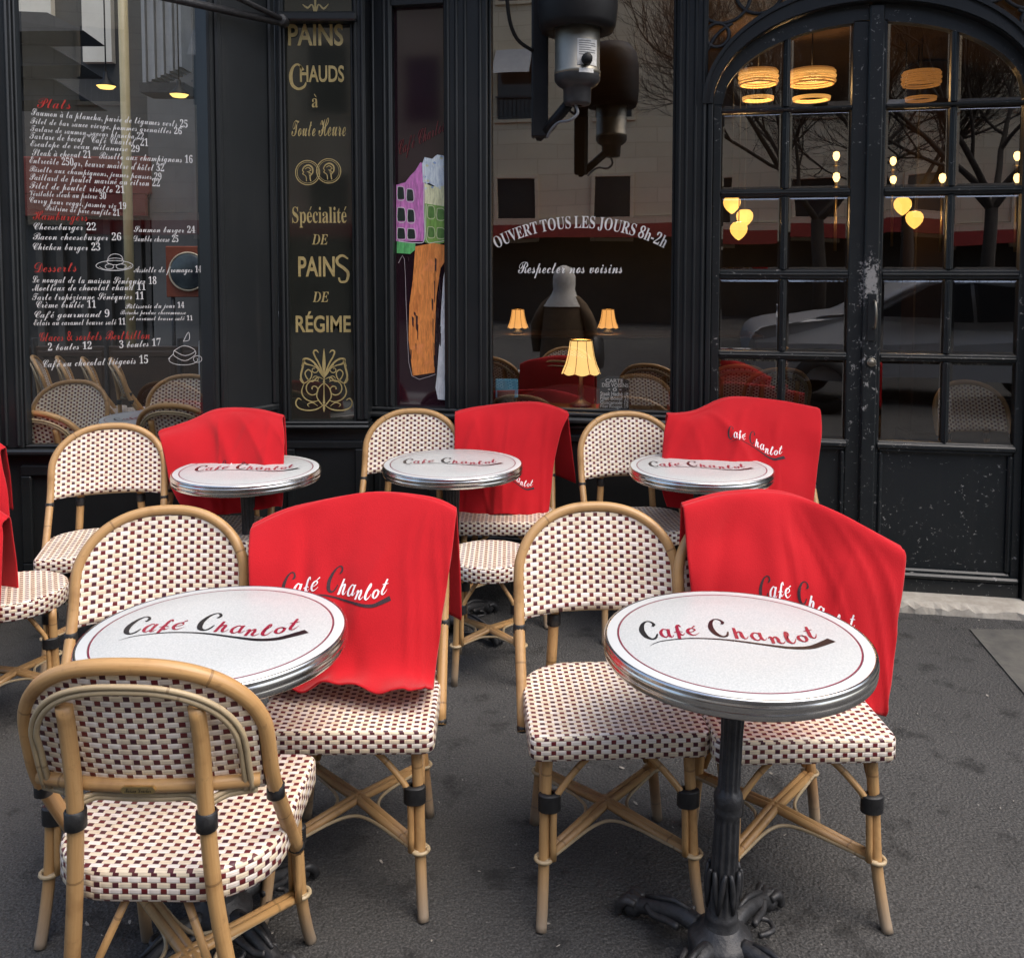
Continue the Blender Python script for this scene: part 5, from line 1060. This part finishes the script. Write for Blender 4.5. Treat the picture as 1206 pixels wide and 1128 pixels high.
w0 = vir(607, 140, OT); w1 = vir(607, 62, OT); SP_ = 2.75
for fl in range(3):
    for k in range(-5, 12):
        c = w0[0]+SP_*k; za = w0[1]-3.35+3.35*fl; hgt = (w1[1]-w0[1])*(1 if fl else .9)
        m = MB(); picture_frame(m, FR, c-.62, c+.62, za-.12, za+hgt+.12, .10, OT-.07, OT+.05, .01); wd = m.build('window', CREAM, ob); m = MB(); m.box(c-.52, c+.52, OT-.012, OT+.04, za-.02, za+hgt+.02, FR); m.box(c-.03, c+.03, OT-.03, OT-.013, za, za+hgt, FR); m.build('pane', DGL, wd)
        if fl == 1:
            m = MB()
            for j in range(9): m.box(c-.5+j*.125-.008, c-.5+j*.125+.008, OT-.13, OT-.11, za+.02, za+.55, FR)
            m.box(c-.55, c+.55, OT-.14, OT-.10, za+.55, za+.6, FR); m.build('railing', IRON, wd)
            if k % 3 == 0: m = MB(); m.add([FR(c-.56, za+hgt+.08, OT-.07), FR(c+.56, za+hgt+.08, OT-.07), FR(c+.56, za+hgt-.75, OT-.85), FR(c-.56, za+hgt-.75, OT-.85)], [(0, 1, 2, 3)]); m.build('awning', SHUT, wd)
REDC = m_noise('red_canvas', (.30, .028, .022), (.40, .04, .03), 8, .8); m = MB(); m.box(-6, 14, OT-1.5, OT-.15, 2.62, 2.72, FR); m.box(-6, 14, OT-1.52, OT-1.48, 2.36, 2.62, FR); tag(m.build('awning', REDC), 'red canvas awning along the far shops, a thin red line mirrored in the shop window', 'awning')
def bare_tree(s, t, h, seed, lab, lean=0):
    rn = random.Random(seed); m = MB(); base = FR(s, 0, t)
    def br(p, d, L_, r, dep):
        q = [p]; dd = d.copy()
        for i in range(4): dd = (dd+Vector((rn.uniform(-.16, .16), rn.uniform(-.16, .16), rn.uniform(-.02, .16)))).normalized(); q.append(q[-1]+dd*L_/4)
        m.tube(q, [r, r*.9, r*.82, r*.74, r*.66], 7 if dep < 2 else 4, False)
        if dep >= 6 or r < .0025: return
        for k in range(2 if dep < 1 else rn.choice((3, 3, 4))):
            b = q[rn.choice((2, 3, 4, 4))]; e = dd.orthogonal().normalized(); e.rotate(mathutils.Quaternion(dd, rn.uniform(0, 6.28))); nd = (dd+e*rn.uniform(.45, .95)).normalized(); br(b, nd, L_*rn.uniform(.62, .82), r*rn.uniform(.48, .62), dep+1)
        br(q[-1], dd, L_*.75, r*.66, dep+1)
    root = tag(empty('bare_tree'), lab, 'tree', 'bare street trees mirrored in the door panes'); tk = MB(); tk.tube([base, base+Vector((lean*.3, 0, h*.5)), base+Vector((lean, 0, h))], [.125, .10, .09], 10); tk.build('trunk', BARK, root)
    p = base+Vector((lean, 0, h-.03))
    for k in range(4): a = k*1.57+rn.uniform(0, 1); br(p, Vector((math.cos(a)*.75, math.sin(a)*.75, .8)).normalized(), 1.35, .055, 0)
    m.build('crown', BARK, root)
BARK = m_noise('dark_bark', (.025, .020, .016), (.05, .042, .035), 12, .9, 0, .4)
for px, t, h, sd, lab in ((1168, 9.0, 2.5, 3, 'bare street tree mirrored in the right door leaf'), (965, 9.5, 2.3, 8, 'bare street tree mirrored in the left door leaf'), (1068, 12.5, 2.6, 21, 'bare street tree standing farther back, mirrored near the door centre')):
    bare_tree(vir(px, 314, t)[0], t, h, sd, lab)
# parked car
CS = vir(1105, 314, 6.6)[0]; car = tag(empty('parked_car'), 'silver grey car parked at the far kerb, mirrored in the door panes', 'car'); CARP = mat('silver_paint', (.36, .37, .39), .3, .15)
prof = [(-2.1, .35), (-2.14, .62), (-2.0, .84), (-1.35, .98), (-1.0, 1.03), (-.30, 1.40), (.15, 1.47), (.85, 1.45), (1.45, 1.16), (1.95, 1.02), (2.08, .75), (2.08, .35)]; prof = prof[:1]+[tuple(p) for p in catmull(prof[1:-1], 4)]+prof[-1:]
m = MB(); 
rows = []
for w, k in ((-.80, .93), (-.85, .97), (-.70, 1.0), (.70, 1.0), (.85, .97), (.80, .93)): rows.append([FR(CS+x, z*(k if z > 1 else 1), 6.6+w*(1 if z < .95 else .84)) for x, z in prof])
m.grid(rows, True); m.add(rows[0], [tuple(range(len(prof)))]); m.add(rows[-1], [tuple(range(len(prof)))]); m.build('body', CARP, car)
for sg_ in (-1, 1):
    for q in ([(-.82, 1.0), (-.28, 1.33), (.12, 1.39), (.15, 1.0)], [(.22, 1.0), (.19, 1.39), (.82, 1.37), (1.25, 1.12), (1.2, 1.0)]):
        m = MB(); m.prism(q, 0, lambda a, b, c: FR(CS+a, b, c), 6.6+sg_*.76, 6.6+sg_*.875); m.build('side_window', DGL, car)
for x in (-1.35, 1.3):
    for sg_ in (-1, 1):
        m = MB(); c0 = [(.31, -.1), (.32, -.08), (.32, .08), (.31, .1), (.2, .1)]; vs = []; n = 24
        for r_, w in c0:
            for k in range(n): a = 2*PI*k/n; vs.append(FR(CS+x+r_*math.cos(a), .32+r_*math.sin(a), 6.6+sg_*(.80+w)))
        m.add(vs, [(i*n+k, i*n+(k+1) % n, (i+1)*n+(k+1) % n, (i+1)*n+k) for i in range(4) for k in range(n)], True); m.build('wheel', BIND, car)
# hooded passer-by standing to the left of the viewer with the back to the cafe
def loft(mb, secs, n=20):
    mb.grid([[(cx+rx*math.cos(2*PI*k/n), cy+ry*math.sin(2*PI*k/n), z) for k in range(n)] for (cx, cy, z, rx, ry) in secs], True, None, True)
    for sec in (secs[0], secs[-1]): b = [(sec[0]+sec[3]*math.cos(2*PI*k/n), sec[1]+sec[4]*math.sin(2*PI*k/n), sec[2]) for k in range(n)]; mb.add(b, [tuple(range(n))])
JEAN = m_noise('dark_trousers', (.02, .022, .03), (.035, .037, .045), 30, .9); COAT = m_noise('brown_coat', (.07, .045, .026), (.12, .08, .045), 20, .9, 0, .3); HOOD = m_noise('grey_hood', (.50, .48, .44), (.62, .60, .56), 25, .95, 0, .3); SKIN = m_noise('skin', (.42, .24, .17), (.48, .28, .20), 20, .55)
sv, zv = vir(663, 330, 4.95); pp = FR(sv, 0, 4.95); per = tag(empty('person', tuple(pp), R(178)), 'person in a grey hood and dark brown coat, mirrored in the shop window', 'person')
bo = MB()
for s in (-1, 1): loft(bo, [(s*.10, .05, .0, .045, .11), (s*.10, .02, .06, .045, .08), (s*.10, 0, .12, .045, .05), (s*.10, 0, .42, .06, .065), (s*.09, 0, .72, .08, .09)])
loft(bo, [(0, 0, .68, .17, .12), (0, 0, .85, .165, .12), (0, 0, 1.05, .16, .115), (0, 0, 1.20, .18, .11), (0, 0, 1.27, .08, .07), (0, .01, 1.33, .055, .06), (0, .02, 1.37, .07, .085), (0, .02, 1.44, .075, .095), (0, .015, 1.50, .055, .075), (0, .01, 1.53, .02, .03)]); bo.build('body', SKIN, per)
ct = MB(); loft(ct, [(0, 0, .60, .25, .20), (0, 0, .80, .235, .185), (0, 0, 1.0, .225, .17), (0, 0, 1.12, .225, .16), (0, 0, 1.20, .195, .14), (0, 0, 1.27, .13, .11)])
for s in (-1, 1): loft(ct, [(s*.30, .06, .66, .05, .05), (s*.30, .03, .80, .062, .065), (s*.285, 0, .98, .07, .075), (s*.235, 0, 1.08, .075, .085), (s*.17, 0, 1.19, .07, .08), (s*.11, 0, 1.26, .05, .06)])
ct.build('coat', COAT, per); hd_ = MB(); loft(hd_, [(0, -.01, 1.15, .225, .16), (0, -.01, 1.21, .185, .145), (0, -.01, 1.27, .135, .125), (0, .0, 1.33, .112, .12), (0, .0, 1.39, .118, .13), (0, .0, 1.46, .115, .128), (0, -.005, 1.52, .098, .11), (0, -.01, 1.56, .066, .075), (0, -.01, 1.58, .02, .02)]); hd_.build('hood', HOOD, per)
for s in (-1, 1): tr = MB(); loft(tr, [(s*.10, .0, .05, .075, .085), (s*.10, 0, .4, .085, .09), (s*.095, 0, .72, .105, .11)]); tr.build('trouser_leg', JEAN, per)
bg = MB(); loft(bg, [(-.36, -.02, .52, .06, .15), (-.36, -.02, .62, .075, .18), (-.36, -.02, .82, .06, .16), (-.36, -.02, .85, .03, .1)]); bgo = bg.build('bag', BIND); tag(bgo, 'black shoulder bag hanging beside the hooded person', 'bag'); bgo.matrix_world = Matrix.Translation(pp) @ Matrix.Rotation(R(178), 4, 'Z')

# ------------------------------------------------------------------ the side street beyond the glazed bay
sb = tag(empty('side_street_building'), 'grey side street building with dark awnings and a red shopfront, beyond the menu window', 'building')
B = lambda px, py, Y: atY(px, py, Y)
m = MB(); m.box(-12, B(192, 300, 14).x, 14, 17, 0, 8.5); m.build('wall', GREYST, sb)
m = MB(); m.box(B(192, 300, 14).x+.01, -1.2, 13.5, 16, 0, 8.5); m.build('plaster_wall', m_noise('pale_plaster', (.10, .10, .097), (.145, .145, .14), 1.2, .85, 0, .1), sb)
m = MB(); m.box(-9, B(190, 300, 13.8).x, 13.4, 13.98, B(0, 232, 13.8).z, B(0, 188, 13.8).z, None, .02); m.box(-9, B(188, 300, 13.8).x, 13.3, 13.39, B(0, 254, 13.3).z, B(0, 229, 13.3).z); m.build('red_fascia', m_noise('red_fascia_paint', (.10, .014, .009), (.15, .022, .013), 3, .7), sb)
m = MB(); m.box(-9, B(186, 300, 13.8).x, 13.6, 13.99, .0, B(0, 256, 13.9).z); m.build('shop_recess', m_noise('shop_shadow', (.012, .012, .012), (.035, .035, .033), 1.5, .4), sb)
for k, px in enumerate((48, 72, 100, 128, 150, 164, 177)):
    m = MB(); m.box(B(px, 300, 13.55).x-.05, B(px, 300, 13.55).x+.05, 13.5, 13.59, 0, B(0, 257, 13.55).z); m.build('mullion', GREYST, sb)
for k, (x0, x1, y0, y1, D) in enumerate(((18, 104, 22, 44, 9.5), (18, 103, 60, 84, 9.8), (18, 108, 100, 124, 10.1))):
    a, b = B(x0, y0, D), B(x1, y1, D); m = MB(); m.add([(a.x-1, D, a.z+.12), (b.x-.42, D, a.z+.06), (b.x, D-.1, b.z+.04), (a.x-1, D-.1, b.z+.02), (a.x-1, D+.4, a.z+.12), (b.x-.42, D+.4, a.z+.06), (b.x, D+.4, b.z), (a.x-1, D+.4, b.z)], [(0, 1, 2, 3), (7, 6, 5, 4), (1, 5, 6, 2), (3, 2, 6, 7), (0, 4, 5, 1), (0, 3, 7, 4)])
    tag(m.build('awning', AW), 'black awning folded out above the side street, %s of three' % ('topmost', 'middle', 'lowest')[k], 'awning', 'black awnings beyond the menu window')
lp = tag(empty('cream_post', (B(146, 60, 8.8).x, 8.8, 0)), 'slim cream post rising behind the top of the menu window', 'post'); m = MB(); m.tube([(0, 0, 0), (0, 0, 5)], .045, 14); m.build('shaft', m_noise('cream_enamel', (.55, .44, .22), (.68, .56, .32), 2, .4), lp); m = MB(); m.lathe([(.09, 0), (.09, .2), (.06, .26), (.046, .3)], n=20); m.build('foot', IRON, lp)
for x0, x1, y0, y1 in ((-60, 62, -40, 46), (98, 132, -30, 74), (20, 60, 98, 108)):
    m = MB(); m.box(B(x0, 30, 13.9).x, B(x1, 30, 13.9).x, 13.86, 13.99, B(0, y1, 13.9).z, B(0, y0, 13.9).z); m.build('pale_facing', m_noise('pale_facing_stone', (.66, .62, .52), (.82, .78, .68), 1, .8) if not bpy.data.materials.get('pale_facing_stone') else bpy.data.materials['pale_facing_stone'], sb)
sh = tag(empty('shutter_box'), 'grey corrugated metal shutter box at the top right of the menu window', 'shutter'); m = MB(); p0, p1 = B(168, 98, 9.2), B(214, 6, 9.2)
for k in range(9): x = p0.x+(p1.x-p0.x)*k/9; m.box(x, x+(p1.x-p0.x)/9-.012, 9.2+.03*(k % 2), 9.5, p0.z-.0+.02*k, p1.z+.6)
m.build('slats', m_noise('grey_zinc', (.30, .31, .31), (.42, .42, .42), 4, .5), sh); m = MB(); m.box(p0.x-.02, p1.x+.02, 9.16, 9.52, p0.z-.1, p0.z-.002); m.build('rail', IRON, sh)
for px, py, lab in ((125, 102, 'lit amber dish lamp hanging at the upper middle of the menu window'), (211, 112, 'lit amber dish lamp hanging at the upper right of the menu window')):
    q = B(px, py, 6.2); o = tag(empty('dish_lamp', tuple(q)), lab, 'lamp', 'dish lamps over the side terrace'); m = MB(); m.lathe([(.012, .10), (.02, .05), (.062, .012), (.066, 0)], n=28); m.build('shade', BLKM, o); m = MB(); m.lathe([(.062, .004), (.045, -.014), (.001, -.022)], n=24); m.build('bulb', glow('lit_dish', (1, .62, .16), 1.4) if not bpy.data.materials.get('lit_dish') else bpy.data.materials['lit_dish'], o); m = MB(); m.tube([(0, 0, .1), (0, 0, 4.4-q.z)], .005, 5); m.build('cord', BIND, o)
q0, q1 = B(196, 350, 12.6), B(250, 290, 12.6); cxm = B(220, 320, 12.5); rs_ = tag(empty('round_sign'), 'round dark sign on an orange red board beyond the menu window', 'sign'); m = MB(); m.box(q0.x, q1.x+.3, 12.6, 12.7, q0.z, q1.z, None, .01); m.build('board', m_noise('orange_board', (.24, .055, .025), (.32, .08, .035), 3, .6), rs_); m = MB(); m.lathe([(0, -.05), (.23, -.05), (.255, -.03), (.255, .01)], (cxm.x, 12.58, cxm.z), 36, 'y'); m.build('disc', m_noise('blue_black_disc', (.015, .02, .03), (.10, .13, .13), 3, .3), rs_); m = MB(); m.tube([(cxm.x+.262*math.cos(2*PI*k/40), 12.55, cxm.z+.262*math.sin(2*PI*k/40)) for k in range(40)], .014, 6, closed=True); m.build('rim', CREAM, rs_)
for px in (203, 244): m = MB(); m.tube([(B(px, 300, 12.66).x, 12.65, 0), (B(px, 300, 12.66).x, 12.65, q0.z+.01)], .03, 8); m.build('post', IRON, rs_)
rl_ = tag(empty('white_rail', (B(240, 400, 6.0).x, 6.0, 0)), 'white bent tube rail behind the right edge of the menu window', 'rail'); m = MB(); m.tube(catmull([(-.015, 0, 0), (-.02, 0, .95), (0, 0, 1.10), (.06, 0, 1.17), (.35, 0, 1.22), (.6, 0, 1.15), (.62, 0, 0)], 5), .018, 8); m.build('tube', m_noise('white_enamel', (.6, .6, .6), (.72, .72, .72), 10, .4), rl_); m = MB(); m.lathe([(.05, 0), (.05, .012), (.02, .016)], (-.015, 0, 0), 14); m.build('foot_plate', IRON, rl_)
# small litter on the asphalt
rn = random.Random(11)
LEAF = m_noise('dry_litter', (.20, .18, .15), (.36, .34, .30), 30, .8); m = MB()
for k in range(230):
    x, y = rn.uniform(-1.2, 2.4), rn.uniform(1.6, 4.0); a = rn.uniform(0, 6.28); l = rn.choice((rn.uniform(.002, .007), rn.uniform(.002, .007), rn.uniform(.004, .010))); w_ = l*rn.uniform(.12, .5); c, s = math.cos(a), math.sin(a)
    m.add([(x+c*l*i-s*w_*j, y+s*l*i+c*w_*j, .0022+rn.uniform(0, .004)) for i, j in ((-1, -.6), (-.2, -1), (1, -.3), (.7, .8), (-.6, 1))], [(0, 1, 2, 3, 4)])
tag(m.build('litter', LEAF), 'tiny pale crumbs and leaf bits scattered over the asphalt', 'litter', kind='stuff')

ws = tag(empty('added_dark_screen'), 'added low dark wooden screen hiding the lit side terrace ground beyond the menu window', 'screen')  # added dark boards: they cover the brightly lit terrace floor behind the bay
for k in range(7):
    x = -5.3+.62*k; m = MB(); m.box(x+.01, x+.60, 7.62, 7.66, .10, .90, None, .006); picture_frame(m, Frame((x, 7.62), (x+1, 7.62)), .03, .58, .14, .86, .05, -.004, .012); m.build('panel', WOODD, ws)
    m = MB(); m.box(x-.02, x+.008, 7.60, 7.68, 0, .97, None, .005); m.build('post', IRON, ws)
